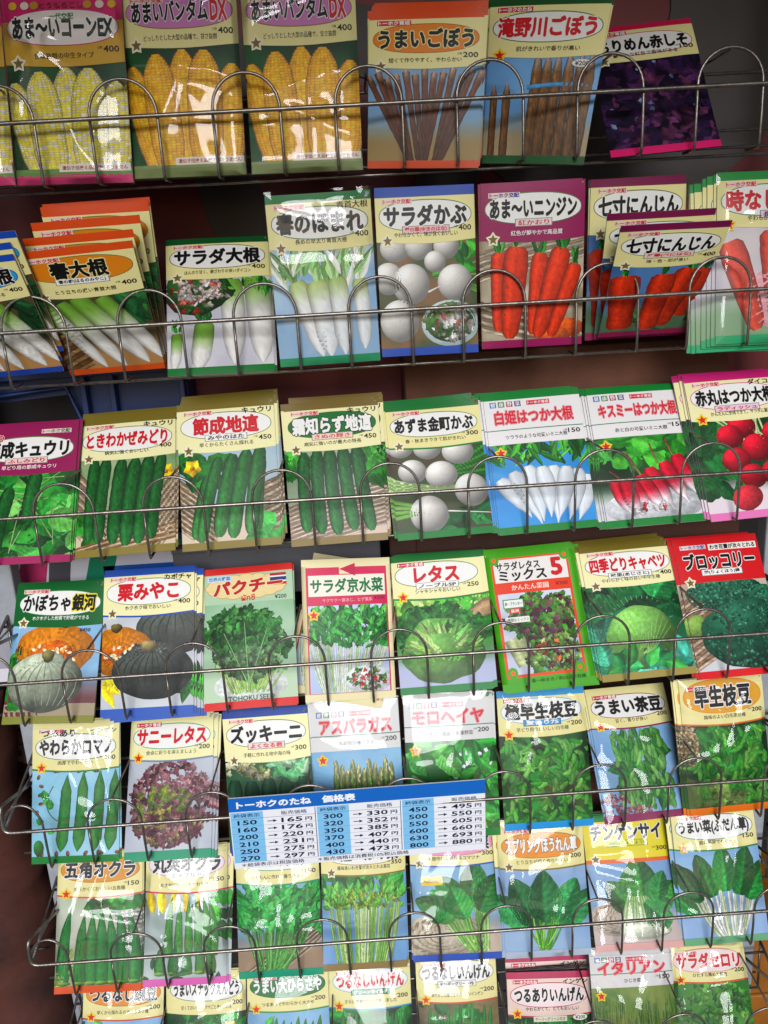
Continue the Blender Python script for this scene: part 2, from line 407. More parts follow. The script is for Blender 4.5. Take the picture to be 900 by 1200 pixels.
# x, y, z of the middle of the bottom edge; lean back, roll, yaw (degrees); width, height; how much the foot narrows
POSE = {
'corn_edge': (-0.3480,0.012,-0.0441,9.0,0.9,-1.7,0.0979,0.1498,0),
'corn_ex': (-0.2499,0.012,-0.0465,5.8,1.9,-3.4,0.0988,0.1499,0),
'corn_a': (-0.1528,0.012,-0.0458,6.4,1.1,-2.2,0.0944,0.1481,0),
'corn_b': (-0.0543,0.012,-0.0472,6.6,0.8,-0.9,0.0938,0.1471,0),
'gobo_a': (0.0435,0.015,-0.0488,3.5,3.8,-9.0,0.0949,0.1213,0),
'gobo_b': (0.1391,0.024,-0.0491,7.9,6.2,-19.9,0.1018,0.1333,0.133),
'perilla': (0.2523,0.012,-0.0470,31.5,-3.1,-2.9,0.0947,0.1385,0),
'blue_edge': (-0.3359,0.034,-0.2037,-22.7,-2.5,-9.3,0.0942,0.1093,-0.027),
'haru': (-0.2429,0.036,-0.2060,-23.0,-2.2,-8.7,0.1063,0.1174,0.134),
'haru1': (-0.2422,0.041,-0.2061,-19.1,-1.0,-10.2,0.1000,0.1257,0.086),
'haru2': (-0.2421,0.046,-0.2056,-13.7,-0.5,-7.5,0.0974,0.1350,0.086),
'haru3': (-0.2418,0.051,-0.2052,-6.6,-0.0,-3.4,0.0952,0.1443,0.094),
'salad_dai': (-0.1444,0.010,-0.2111,30.6,0.8,3.4,0.0948,0.1391,0),
'homare': (-0.0463,0.010,-0.2082,0.7,-0.4,1.8,0.0894,0.1441,0),
'salad_kabu': (0.0435,0.010,-0.2053,3.7,0.4,0.7,0.0865,0.1416,0),
'ninjin': (0.1351,0.010,-0.2035,-2.2,0.4,0.8,0.0898,0.1385,0),
'nana3': (0.2389,0.046,-0.2037,-1.8,0.1,4.4,0.0895,0.1408,-0.050),
'nana2': (0.2455,0.041,-0.2022,-18.4,-0.3,5.1,0.0986,0.1133,0.047),
'nana1': (0.2437,0.036,-0.2005,-30.1,-0.1,9.9,0.1029,0.1087,0.151),
'toki': (0.3497,0.010,-0.2123,7.4,0.8,-0.9,0.0946,0.1490,0),
'fushi': (-0.3541,0.012,-0.3777,31.7,-0.5,-4.0,0.0987,0.1437,0),
'tokiwa': (-0.2533,0.012,-0.3749,33.4,-2.1,-2.7,0.0960,0.1431,0),
'jibai': (-0.1522,0.012,-0.3754,23.7,-1.5,-2.2,0.0948,0.1437,0),
'shimo': (-0.0501,0.012,-0.3776,23.8,-1.5,-2.5,0.0924,0.1394,0),
'azuma': (0.0518,0.012,-0.3778,25.0,-0.4,3.8,0.0926,0.1336,0),
'shiro': (0.1509,0.012,-0.3787,24.8,-0.8,3.3,0.0959,0.1398,0),
'kiss': (0.2558,0.012,-0.3792,29.8,-0.5,2.3,0.0971,0.1439,0),
'akamaru': (0.3549,0.012,-0.3785,27.8,-0.6,4.5,0.0979,0.1484,0),
'ginga': (-0.3545,0.012,-0.5462,34.4,1.4,-2.6,0.0925,0.1458,0),
'kuri': (-0.2559,0.014,-0.5453,29.7,-1.8,-5.2,0.0959,0.1502,0),
'pakuchi': (-0.1501,0.012,-0.5438,32.6,-2.1,-2.6,0.0941,0.1458,0),
'mizuna1': (-0.0738,0.024,-0.5449,37.0,9.7,-8.6,0.0984,0.1496,0),
'mizuna': (-0.0503,0.012,-0.5429,23.2,4.5,8.5,0.0915,0.1426,0),
'letasu': (0.0466,0.012,-0.5417,30.1,-1.8,-2.8,0.0934,0.1432,0),
'mix5': (0.1503,0.012,-0.5446,31.7,-0.8,2.8,0.0940,0.1486,0),
'cabbage': (0.2531,0.012,-0.5411,34.4,-1.3,1.1,0.0976,0.1426,0),
'broc': (0.3501,0.012,-0.5461,32.7,1.1,5.2,0.0939,0.1478,0),
'roma': (-0.3518,0.012,-0.7099,21.2,1.8,-0.2,0.0916,0.1468,0),
'sunny': (-0.2555,0.012,-0.7122,36.5,0.9,0.1,0.0918,0.1489,0),
'zuk': (-0.1426,0.012,-0.7158,20.3,-3.2,-5.7,0.0930,0.1506,0),
'aspa': (-0.0496,0.012,-0.7166,18.9,0.3,0.5,0.0942,0.1539,0),
'moro': (0.0482,0.012,-0.7118,21.1,1.8,2.1,0.0947,0.1512,0),
'goku': (0.1494,0.012,-0.7094,18.9,1.0,1.5,0.0941,0.1468,0),
'cha': (0.2594,0.014,-0.7086,35.9,-0.0,3.3,0.0918,0.1413,0),
'wase': (0.3466,0.012,-0.7054,17.8,0.2,3.0,0.0920,0.1430,0),
'gokaku': (-0.3533,0.012,-0.8783,26.0,2.3,1.3,0.0953,0.1485,0),
'maru': (-0.2569,0.012,-0.8776,27.7,3.3,2.9,0.0914,0.1461,0),
'shun': (-0.1497,0.012,-0.8759,23.3,0.4,-0.3,0.0937,0.1464,0),
'nabana': (-0.0562,0.012,-0.8742,21.8,4.3,4.9,0.0935,0.1447,0),
'koma': (0.0472,0.012,-0.8717,25.8,2.4,1.4,0.0990,0.1428,0),
'horen': (0.1488,0.012,-0.8759,19.1,-0.4,-1.8,0.0960,0.1495,0),
'chin': (0.2522,0.014,-0.8780,30.1,0.4,-0.1,0.0983,0.1442,0),
'umaina': (0.3508,0.012,-0.8757,22.6,-1.0,-1.2,0.0954,0.1479,0),
'v0': (-0.3521,0.012,-1.0480,27.6,2.1,0.4,0.0952,0.1428,0),
'v1': (-0.2533,0.012,-1.0521,28.9,1.5,0.1,0.0936,0.1438,0),
'v2': (-0.1548,0.012,-1.0555,27.4,0.4,-0.7,0.0971,0.1445,0),
'v3': (-0.0579,0.012,-1.0581,28.5,2.5,1.8,0.0970,0.1440,0),
'v4': (0.0457,0.012,-1.0564,28.2,2.7,1.9,0.0971,0.1447,0),
'v5': (0.1545,0.012,-1.0926,26.0,4.1,2.5,0.1016,0.1469,0),
'v5b': (0.1579,0.018,-1.0776,26.7,2.8,1.1,0.1014,0.1459,0),
'v6': (0.2571,0.012,-1.0654,24.7,2.1,1.4,0.0999,0.1472,0),
'v7': (0.3563,0.012,-1.0659,32.2,2.6,1.9,0.0934,0.1409,0),
'price': (-0.0511,-0.005,-0.7160,4.3,0.9,1.9,0.2613,0.0829,0),
}
# ------------------------------------------------------------------ pictures printed on the packets
G1, G2, G3, G4 = '1f6b2a', '2f8a35', '14502a', '5aa545'
GREENS = ['1f6222', '30802c', '4a9c3a', '1a501e']
LIGHTG = ['7fb552', '97c766', '5e9c40', 'b4d583']
def corn(A, c, speck=None):
    A.bg('1d5a2a', '10341c', 3)
    for x0, y0, x1, y1, r in ((.05, .16, .22, .98, .105), (.93, .16, .86, .99, .12), (.5, .04, .52, .97, .12), (.27, .07, .34, 1.0, .13), (.69, .05, .66, .98, .135)):
        r *= 1.16
        A.tube([(x0, y0), ((x0 + x1) / 2, (y0 + y1) / 2), (x1, y1)], [(0, .2 * r), (.05, .5 * r), (.15, .82 * r), (.35, r), (.8, r * .98), (1, r * .72)],
               hx(c) * .92, nv=11, nu=24, hl=.1)
        n = 40
        for i in range(n):                       # one row of kernels after the other
            u = (i + .5) / n; k = np.interp(u, [0, .05, .15, .35, .8, 1], [.2, .5, .82, 1, .98, .72]) * r
            px, py = x0 + (x1 - x0) * u, y0 + (y1 - y0) * u
            m = 9; t = np.linspace(-1, 1, m + 1); ct = np.sin(t * math.pi / 2) * .97
            V, F, C = [], [], []
            for j in range(m):
                xa, xb = px + ct[j] * k + .0012, px + ct[j + 1] * k - .0012; h = (y1 - y0) / n * .45
                cc = hx(c) * A.rng.uniform(.93, 1.08) * (.8 + .27 * math.sqrt(max(0, 1 - ((ct[j] + ct[j + 1]) / 2) ** 2)))
                if speck is not None and A.rng.rand() < .3: cc = hx(speck) * A.rng.uniform(.8, 1)
                b = len(V); ym = py + (j % 2) * .003
                V += [(xa, ym - h), (xb, ym - h), (xb, ym + h), (xa, ym + h), ((xa + xb) / 2, ym - h * .3)]
                F += [(b, b + 1, b + 4), (b + 1, b + 2, b + 4), (b + 2, b + 3, b + 4), (b + 3, b, b + 4)]
                C += [cc * .93] * 4 + [np.clip(cc * 1.2, 0, 1)]
            A.veg(V, F, C)
    A.vz += .05
    A.clip = (0, 0, 1, 1.6)
    A.rect('bottom_strip', 0, 1.40, 1, 1.5, '8a9a62' if speck is None else 'd2307e', .5)
    if speck is not None: A.rect('bottom_strip', 0, 1.38, 1, 1.44, '6d9a4a', .55)
    A.rect('notice_strip', .38, 1.345, .99, 1.405, 'f2e6d8', .6)
    A.text('small_lettering', '遺伝子組換え品種ではありません', .685, 1.375, .56, .034, 'a03a20', .66, .02)
def burdock_fan(A):
    A.bg('8fb2cf', '7fa3c4', 3, c3='9c8454')
    for i in range(13):
        a = (i - 6) / 6; x0 = .5 + a * .5; x1 = .5 + a * .14 + A.rng.uniform(-.03, .03)
        y0 = .03 + A.rng.uniform(0, .1)
        A.tube([(x0, y0), (x1, 1.02)], [(0, .031), (1, .022)], '784420', '4c2a14', bumps=.06, noise=.12, nu=18, nv=7)
        A.tube([(x0, y0 - .02), (x0 + (x1 - x0) * .12, y0 + .1)], [(0, .018), (.5, .028), (1, .03)], 'c8a898', '6a4a34', nu=5, nv=7)
def burdock_bunch(A):
    A.bg('7fb0dc', '6fa0d2', 3, c3='a89878')
    for x0, y0, r in ((.08, .34, .035), (.2, .33, .04)):
        A.tube([(x0, y0), (x0, 1.02)], [(0, r * .6), (.1, r), (1, r)], '7d5a3c', '6a4a30', noise=.1, bumps=.04)
        A.tube([(x0, y0 - .05), (x0, y0 + .08)], [(0, r * .4), (1, r * .8)], 'b89a9a', '8a6a50')
    for i, x0 in enumerate((.44, .53, .62, .72, .82, .9)):
        A.tube([(x0 + .02, .04 + .02 * (i % 3)), (x0, 1.0)], [(0, .03), (.15, .048), (1, .05)], '8a6438', '66482a', noise=.12, bumps=.03, nu=20)
        A.tube([(x0 + .02, .0), (x0 + .015, .16)], [(0, .015), (.5, .03), (1, .045)], 'c0a8a8', '8a7050')
    A.tube([(.38, .32), (.66, .29), (.96, .31)], [(0, .022), (1, .022)], '5aa0d0', nv=5)
def perilla(A):
    A.bg('20122a', '100818', 5)
    A.leaves(190, -.05, -.05, 1.05, 1.05, .17, .06, ['241530', '2e1a36', '160b1c', '3a2040', '20162e', '44243c'], jag=.3, rib=.25)
    A.leaves(12, .05, .0, .95, .95, .06, .02, ['5c7090', '74889f', '50688a'], jag=.4, rib=.1)
    A.leaves(16, .2, .6, .95, .98, .12, .04, ['44243e', '502c48', '3a1c34'], jag=.3)
def daikon(A, x0, y0, x1, y1, r, top='7fae46', body='e9e6e2', ends=(.0, .45), mid=.35):
    A.tube([(x0, y0), ((x0 + x1) / 2 + .01, (y0 + y1) / 2), (x1, y1)], [(0, r * .72), (.06, r * .95), (.3, r), (.72, r * .94), (.9, r * .6), (1, r * .1)], top, body, grad=([ends[0], ends[1]], [0, 1]), sh=.42, hl=.06, nu=18, noise=.025)
def haru(A):
    A.bg('27412a', '5a4a34', 4, c3='b58a5c')
    A.leaves(16, .7, -.05, 1.05, .3, .3, .06, ['1f4a2a', '2d6a34', '16381f'], up=.8, spread=1.4)
    A.weave(-.05, .3, .3, 1.05, 12, .6, '9a7750', '6d4c30')
    for q in ((.6, .05, 1.0, .92, .085), (.02, .03, .3, .6, .07), (.38, .02, .86, .97, .1), (.22, .08, .62, .99, .085), (.05, .14, .42, .99, .075)):
        daikon(A, *q, ends=(.15, .5))
def salad_dai(A):
    A.bg('d8d6da', 'c4c2cc', 3)
    A.leaves(14, .6, -.1, 1.05, .1, .22, .03, GREENS, up=1.7, spread=1.4)
    for q in ((.86, .02, .9, .97, .125), (.62, .04, .63, .97, .115)): daikon(A, *q, ends=(.08, .38))
    A.leaves(10, .3, .46, .42, .56, .13, .025, GREENS, up=-1.6, spread=1.6)
    A.leaves(6, .05, .54, .12, .62, .1, .02, GREENS, up=-1.6, spread=1.6)
    daikon(A, .36, .52, .28, 1.02, .1, ends=(.2, .6)); daikon(A, .09, .62, .06, 1.02, .055, ends=(.2, .6))
    A.blob(.3, .17, .33, .26, '3c6a34', lump=.12, noise=.12)
    A.frill(.3, .18, .3, .22, 50, .04, ['4a7a3a', 'c8382f', '356a2e', 'd8d0c4'])
    A.frill(.3, .16, .22, .15, 60, .04, ['efe2dc', 'f4ece6', 'e8c8c0', 'd86a60'])
def homare(A):
    A.bg('b9d4ea', '8fb6dc', 3, c3='9dbcd8')
    A.leaves(46, .1, .18, .85, .4, .34, .035, ['a8c890', 'cfe0b8', '86b070', 'e6eed8', '6c9a58'], up=-1.57, spread=1.5, jag=.2)
    for q in ((.22, .3, .44, 1.0, .1), (.84, .3, .86, .95, .08), (.42, .3, .52, 1.0, .12), (.62, .28, .66, .99, .1)): daikon(A, *q, top='b6d27e', body='eef2f4', ends=(0, .3))
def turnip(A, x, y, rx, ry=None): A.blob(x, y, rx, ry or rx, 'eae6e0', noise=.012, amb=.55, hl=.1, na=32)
def salad_kabu(A):
    A.bg('4a5a3c', '8a6a4a', 4)
    for i in range(14):
        a = A.rng.uniform(-.8, .0); A.tube([(.55, .32), (1.05, .32 + a * .5 + .2)], [(0, .02), (1, .012)], '6fae4a' if i % 2 else '3c7d33', nv=5)
    A.leaves(10, .75, .0, 1.0, .25, .2, .05, GREENS, up=-.5)
    for q in ((.18, .06, .15, .13), (.42, .05, .14, .13), (.7, .06, .13, .12), (.1, .34, .15, .15), (.58, .2, .11, .1), (.33, .4, .19, .19), (.78, .4, .18, .17), (.2, .74, .2, .2)): turnip(A, *q)
    A.tube([(.5, .48), (.62, .43)], [(0, .012), (1, .005)], 'e8e4de', nv=5)
    A.blob(.72, .78, .3, .22, 'cfe0e0', flat=.6); A.blob(.72, .77, .26, .19, '5f7f48', noise=.15)
    A.frill(.72, .77, .24, .16, 60, .05, ['eceae4', 'e8e2dc', '4f8a3c', 'c87a70', '8fb060', 'd8ccc0'])
def carrot(A, x0, y0, x1, y1, r, top=True, c='d8421c', blunt=.3):
    if top:
        for k in range(4): A.leaf(x0 + A.rng.uniform(-.03, .03), y0 + .02, -1.57 + A.rng.uniform(-.35, .35), .2, .022, GREENS[k], jag=.2)
    A.tube([(x0, y0), ((x0 + x1) / 2, (y0 + y1) / 2), (x1, y1)], [(0, r * .55), (.04, r * .9), (.2, r), (.7, r * .85), (.94, r * (blunt + .35)), (1, r * blunt)], c, hx(c) * .92, hl=.22, noise=.04, nu=22, bumps=.012)
def ninjin(A):
    A.bg('d8cfc0', '9a8a70', 5); A.weave(-.05, .0, 1.05, .3, 10, .2, 'cfc3ae', '9f8d74'); A.weave(-.05, .75, 1.05, 1.05, 8, -.3, 'cdbda4', '8d7a62')
    A.blob(.86, .9, .16, .1, 'e0682a', flat=.3); A.blob(.72, .96, .14, .09, 'e8733a', flat=.3)
    for q in ((.17, .12, .16, .9, .085), (.34, .07, .27, .98, .125), (.57, .14, .5, .95, .09), (.78, .1, .55, .98, .11), (.92, .26, .68, .98, .085)): carrot(A, *q)
def nanasun(A):
    A.bg('5c86b8', '3c6496', 3, c3='5a7a5c'); A.leaves(24, -.05, .6, 1.05, 1.1, .14, .03, ['2a4a34', '3c6a44', '203a2c'])
    for q in ((.92, .1, .8, .8, .13), (.78, .08, .6, .93, .16), (.52, .14, .5, .98, .14), (.14, .14, .2, .96, .16)): carrot(A, *q, c='c83c1e', blunt=.55)
def toki(A):
    A.bg('e0d8d8', 'c8c0cc', 3, c3='8fae8a')
    for q in ((.12, .14, .4, .95, .13), (.52, .05, .6, .9, .14), (.85, .1, .8, .9, .13)): carrot(A, *q, c='e04a2a', top=False)
    A.blob(.66, .66, .4, .3, 'eab0b8', flat=.7)
def cuke(A, x0, y0, x1, y1, r, c='1a5a26', c2='287836'):
    A.tube([(x0, y0), ((x0 + x1) / 2 - .015, (y0 + y1) / 2), (x1, y1)], [(0, r * .35), (.04, r * .75), (.12, r), (.85, r), (.95, r * .8), (1, r * .3)], c, c2, noise=.09, nu=30, hl=.3, bumps=.02, sh=.6)
    for k in range(26):
        u = A.rng.uniform(.06, .94); t = A.rng.uniform(-.75, .75)
        A.blob(x0 + (x1 - x0) * u + t * r, y0 + (y1 - y0) * u, .006, .007, '4f9c50' if t < .2 else '2c7034', nr=2, na=7)
def flower(A, x, y, r):
    for k in range(5): A.leaf(x, y, k * 1.257 + .3, r, r * .45, 'e8b820', rib=.1)
    A.blob(x, y, r * .25, r * .25, 'd89a10')
def fushi(A):
    A.bg('2c6a30', '153a1c', 4)
    A.leaves(70, -.05, -.05, 1.05, 1.05, .3, .13, ['2f8a38', '4aa548', '6ab558', '1d6428', '3c9a3c'], jag=.12, rib=.35)
    for i in range(14): A.tube([(A.rng.rand(), A.rng.rand()), (A.rng.rand(), A.rng.rand())], [(0, .006), (1, .004)], 'b8d890', nv=3, nu=6)
    for q in ((.2, -.05, .1, .4, .07), (.62, .0, .56, .62, .075), (.36, .18, .24, .98, .075), (.58, .6, .52, .7, .04)): cuke(A, *q)
def tokiwa(A):
    A.bg('7a9a68', 'a8b890', 4, c3='d8c8b0'); A.weave(-.02, .3, .3, 1.0, 16, -1.2); A.weave(.7, .4, 1.02, 1.02, 16, 1.5)
    A.leaves(7, -.05, .6, .15, .9, .25, .09, GREENS); A.weave(-.02, .86, 1.02, 1.04, 7, .2, 'd0b090', '8a6a40')
    flower(A, .9, .2, .1)
    for q in ((.18, .0, .13, .9, .06), (.3, .0, .22, .93, .065), (.46, .02, .37, .95, .068), (.6, .02, .5, .98, .072), (.74, .0, .63, .97, .07), (.87, -.02, .76, .93, .06)): cuke(A, *q)
def jibai(A):
    A.bg('9ab8c8', 'b8c8d0', 3, c3='d8c8b4'); A.weave(-.02, .45, .36, 1.02, 18, -.9); A.weave(.7, .4, 1.02, 1.02, 14, .5)
    A.leaves(10, -.05, .1, .3, .35, .24, .11, GREENS, jag=.15); A.leaves(9, .75, .7, 1.0, 1.0, .22, .09, ['3c9a40', '57b04c', '2a7a34'])
    flower(A, .14, .18, .1)
    for q in ((.86, .1, .78, .9, .05), (.3, .28, .14, .96, .055), (.42, .08, .2, .99, .062), (.57, .06, .38, .95, .075), (.71, .02, .52, .97, .075), (.85, -.02, .7, .96, .072)): cuke(A, *q, c='1f6229', c2='3a8c3c')
def shimo(A):
    A.bg('a8b8a0', '8a9a80', 3, c3='d8c4b4'); A.weave(-.02, .5, 1.02, 1.03, 22, .25, 'd2bfae', '9c8472')
    A.leaves(16, -.05, .0, .2, .4, .24, .11, GREENS, jag=.15); A.leaves(14, .8, .0, 1.0, .35, .24, .11, GREENS, jag=.15)
    for q in ((.19, .03, .18, .93, .068), (.33, .0, .33, .96, .068), (.46, .0, .5, .98, .072), (.6, .0, .67, .94, .072), (.74, -.02, .85, .96, .07)): cuke(A, *q)
def azuma(A):
    A.bg('3c5a38', '5c4c3a', 4)
    for i in range(9): A.tube([(.6, .3 + i * .012), (1.05, -.02 + i * .05)], [(0, .022), (1, .028)], '4f9a40' if i % 2 else '2c6a2e', nv=5)
    A.leaves(8, .5, .75, 1.0, 1.0, .25, .08, ['1d4a2a', '2a6438'])
    for q in ((.12, .02, .13, .11), (.4, .03, .15, .14), (.72, .1, .17, .15)): turnip(A, *q)
    turnip(A, .22, .3, .15, .14); turnip(A, .52, .36, .17, .16)
    for i in range(7): A.tube([(-.05, .36 + i * .028), (.3, .47 + i * .01), (.72, .5 + i * .008)], [(0, .02), (1, .014)], '8cc060' if i % 2 else 'cfe0a8', nv=5, nu=10)
    for i in range(4): A.tube([(-.05, .62 + i * .07), (.3, .72 + i * .02)], [(0, .026), (1, .02)], '7fb552', nv=5)
    turnip(A, .82, .56, .18, .19); turnip(A, .35, .8, .2, .21)
    A.tube([(.55, .78), (1.02, .84)], [(0, .01), (1, .004)], 'e4ddd4', nv=4)
def shirohime(A):
    A.bg('4aa0dc', '3a8fd0', 3)
    A.leaves(60, .1, .05, .95, .3, .32, .028, GREENS + ['57a048'], up=-1.57, spread=1.9, jag=.2)
    for i, (x0, x1, y0, y1) in enumerate(((.98, .82, .44, .98), (.06, .34, .42, .9), (.2, .44, .34, .99), (.88, .72, .36, .97), (.62, .6, .3, 1.0), (.36, .46, .28, .96), (.5, .54, .3, .92), (.76, .62, .32, .94))):
        A.tube([(x0, y0), ((x0 + x1) / 2 + .02, (y0 + y1) / 2), (x1, y1)], [(0, .045), (.1, .085), (.35, .1), (.7, .065), (.9, .02), (1, .003)], 'e6eaee', 'dde4ee', sh=.35, hl=.08, noise=.015)
def kiss(A):
    A.bg('2a5a2c', '16381c', 4, c3='d8d8dc')
    A.leaves(60, .0, -.1, 1.0, .35, .24, .09, GREENS + ['4a9a48'], jag=.12)
    for q in ((.1, .4, .3, .62), (.3, .2, .42, .5), (.55, .1, .6, .36), (.72, .05, .78, .3)): A.tube([q[:2], q[2:]], [(0, .008), (1, .014)], '8a2838', '7a9a50', nv=4)
    A.blob(.5, .86, .5, .22, 'e4e6ea', flat=.5)
    for q in ((.5, .4, .7, .92), (.66, .34, .86, .86), (.8, .26, .98, .8), (.4, .48, .6, .93), (.3, .55, .44, .9), (.14, .5, .28, .98), (.24, .52, .34, .98)):
        x0, y0, x1, y1 = q
        A.tube([(x0, y0), ((x0 + x1) / 2 - .01, (y0 + y1) / 2), (x1, y1)], [(0, .05), (.1, .08), (.5, .085), (.72, .06), (.86, .018), (1, .004)], 'd0203c', 'f2e2e6', grad=([.42, .72], [0, 1]), hl=.25, noise=.03)
    A.frill(.44, .88, .22, .07, 18, .04, ['f0eaea', 'e8dce0', 'd83a50'])
def akamaru(A):
    A.bg('2a5a2e', '1c3c22', 4, c3='e4d8de')
    A.leaves(24, -.05, -.05, .4, .7, .3, .1, ['1d5a2c', '2a7438', '164424'], jag=.1)
    for i in range(12): A.tube([(.2 + A.rng.rand() * .5, .0), (.4 + A.rng.rand() * .5, .4)], [(0, .012), (1, .01)], 'c8d8a0', nv=4)
    for q in ((.5, .1, .15, .13), (.85, .2, .15, .14), (.36, .2, .14, .13), (.62, .34, .16, .15), (.38, .46, .15, .14), (.92, .42, .15, .14), (.52, .64, .14, .13), (.78, .62, .17, .15)):
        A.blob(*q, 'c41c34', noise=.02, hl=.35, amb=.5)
    A.blob(.42, .86, .16, .13, 'd83a48', rot=-.3, flat=.2); A.blob(.8, .86, .17, .13, 'd84050', flat=.2)
def ribs_pumpkin(A, x, y, rx, ry, c, c2, n=9):
    A.blob(x, y, rx, ry, c, lump=.03, noise=.04, c2=c2, na=40, nr=10, amb=.42)
    for i in range(n):
        t = -1 + 2 * (i + .5) / n
        A.tube([(x + t * rx * .12, y - ry * .72), (x + t * rx * .95, y - ry * .05), (x + t * rx * .62, y + ry * .78)], [(0, .004), (.5, .009), (1, .003)], hx(c) * .84, nv=4, nu=14, noise=.1)
def half_pumpkin(A, x, y, rx, ry):
    A.blob(x, y, rx, ry, 'c8801e', lump=.04, na=40, flat=.5, amb=.7); A.blob(x, y + .01, rx * .93, ry * .9, 'e8962a', flat=.6, noise=.03)
    A.blob(x, y + .05, rx * .62, ry * .5, 'd06a14', lump=.15, noise=.1, flat=.4)
    for i in range(26): A.leaf(x + A.rng.uniform(-.5, .5) * rx, y + .03 + A.rng.uniform(-.3, .35) * ry, A.rng.rand() * 6, .055, .016, 'ecd2a0' if i % 3 else 'e07a1c', rib=.05)
def ginga(A):
    A.bg('8ab8dc', '9cc4e4', 3, c3='6a3a3c'); A.leaves(20, -.05, .3, .15, .9, .15, .06, GREENS)
    A.rect('picture_panel', 0, 1.30, 1, 1.44, 'a89880', .1)
    half_pumpkin(A, .5, .3, .44, .3)
    ribs_pumpkin(A, .42, .64, .42, .32, 'bcc6ae', 'ccd4be'); A.blob(.44, .36, .07, .07, '8f8a58', lump=.15); A.blob(.6, .03, .05, .03, '7a7a48')
def kuri(A):
    A.bg('d4d6da', 'c0c4ca', 3); A.leaves(10, .85, .5, 1.05, .8, .2, .07, GREENS); A.leaves(4, .0, .62, .05, .9, .2, .05, ['e0c020', 'c8b030'])
    ribs_pumpkin(A, .8, .18, .42, .27, '4a504a', '6c7068'); half_pumpkin(A, .2, .4, .36, .26); A.blob(.16, .15, .065, .05, '7a6a38', lump=.15)
    ribs_pumpkin(A, .56, .62, .44, .3, '3c423f', '62675f', 11); A.frill(.54, .38, .22, .06, 26, .03, ['6a706a', '8a8c84', '4a4f4a']); A.blob(.52, .36, .085, .06, 'a89868', lump=.15)
def bunch(A, n, base, tops, leafc, stemc, L=.18, W=.07, jag=.15, rib=.3, sw=.012, extra=1, spread=1.6):
    """stems fanning from a foot up to leafy tops"""
    for i in range(n):
        tx = A.rng.uniform(tops[0], tops[2]); ty = A.rng.uniform(tops[1], tops[3]); bx = base[0] + (tx - .5) * base[2] + A.rng.uniform(-.02, .02)
        A.tube([(tx, ty), ((tx + bx) / 2 + (tx - bx) * .12, (ty + base[1]) / 2), (bx, base[1] + A.rng.uniform(-.03, .03))], [(0, sw * .6), (1, sw)], stemc[A.rng.randint(len(stemc))], nv=4, nu=10, noise=.08)
    for i in range(int(n * extra)):
        tx = A.rng.uniform(tops[0], tops[2]); ty = A.rng.uniform(tops[1], tops[3])
        A.leaf(tx, ty, math.atan2(ty - base[1], tx - base[0]) + A.rng.uniform(-spread / 2, spread / 2), L * A.rng.uniform(.7, 1.2), W * A.rng.uniform(.7, 1.2), leafc[A.rng.randint(len(leafc))], jag=jag, rib=rib, curve=A.rng.uniform(-.4, .4))
def pakuchi(A):
    A.bg('b8d4b8', '9cc4a0', 3, c3='c8dcc0'); A.blob(.5, .85, .4, .16, 'e8ece8', flat=.8)
    bunch(A, 60, (.48, .9, .5), (.15, .4, .85, .75), ['6fa060', '8fb87c'], ['a8d070', '8fc05a', 'c8e09a'], .06, .02, sw=.011, extra=.6)
    A.frill(.5, .45, .42, .3, 150, .06, ['4f8a4c', '6fa468', '3f7a3f'], power=.6)
    A.frill(.42, .28, .4, .2, 150, .075, ['3c8840', '4c9c4c', '2f7438', '66b05c'])
    A.frill(.5, .62, .28, .16, 60, .05, ['6f9a68', '86ac7c'])
    for x, y in ((.22, .3), (.45, .2), (.7, .28)): A.tube([(x, y), (.48, .85)], [(0, .003), (1, .008)], '9cc888', nv=4)
    A.text('small_lettering', 'TOHOKU SEED', .5, 1.40, .5, .05, '1d6a48', .75, .02)
def mizuna(A):
    A.clip = (.06, A.hy, .94, 1.42); A.bg('cfd8ea', 'b8c8e4', 3)
    bunch(A, 90, (.45, .98, .55), (.05, .1, .95, .5), ['2c7034', '3c8a40', '1f5a2a'], ['d8e8c8', 'b4d498', 'eef2e0'], .13, .025, jag=.4, sw=.008, extra=2.4)
    A.leaves(70, .05, .05, .95, .4, .14, .028, ['2a7034', '1d5a2a', '3f8f42', '57a050'], up=-1.57, spread=2.2, jag=.4)
    A.blob(.7, .85, .27, .16, 'e8ecf0', flat=.6); A.frill(.7, .84, .22, .12, 60, .035, ['4f9a40', '2f7a34', 'd84a3a', 'eae4d4', '7fb060'])
def lettuce(A):
    A.bg('7fb860', '4f9a40', 5, c3='b8bcd8'); A.leaves(40, -.05, -.05, 1.05, .25, .22, .1, LIGHTG + ['4a9a3c'], jag=.2)
    A.tube([(.75, .3), (1.05, .15)], [(0, .06), (1, .1)], 'b89a78'); A.tube([(.0, .3), (.25, .35)], [(0, .1), (1, .05)], 'a88a70')
    A.frill(.5, .42, .5, .28, 130, .09, ['2f8a34', '3f9c40', '4aa848', '27782e'], power=.5)
    A.blob(.5, .62, .45, .36, '7cc460', lump=.08, noise=.06, na=40, c2='86c060', amb=.55)
    for i in range(60):
        a = A.rng.uniform(-2.9, -.2); A.leaf(.5, .72, a, A.rng.uniform(.3, .5), .05, LIGHTG[i % 4] if i % 2 else '7cc060', jag=.2, rib=.3)
    A.blob(.5, .68, .3, .26, '8fc468', lump=.05, noise=.05, c2='74b454', amb=.6)
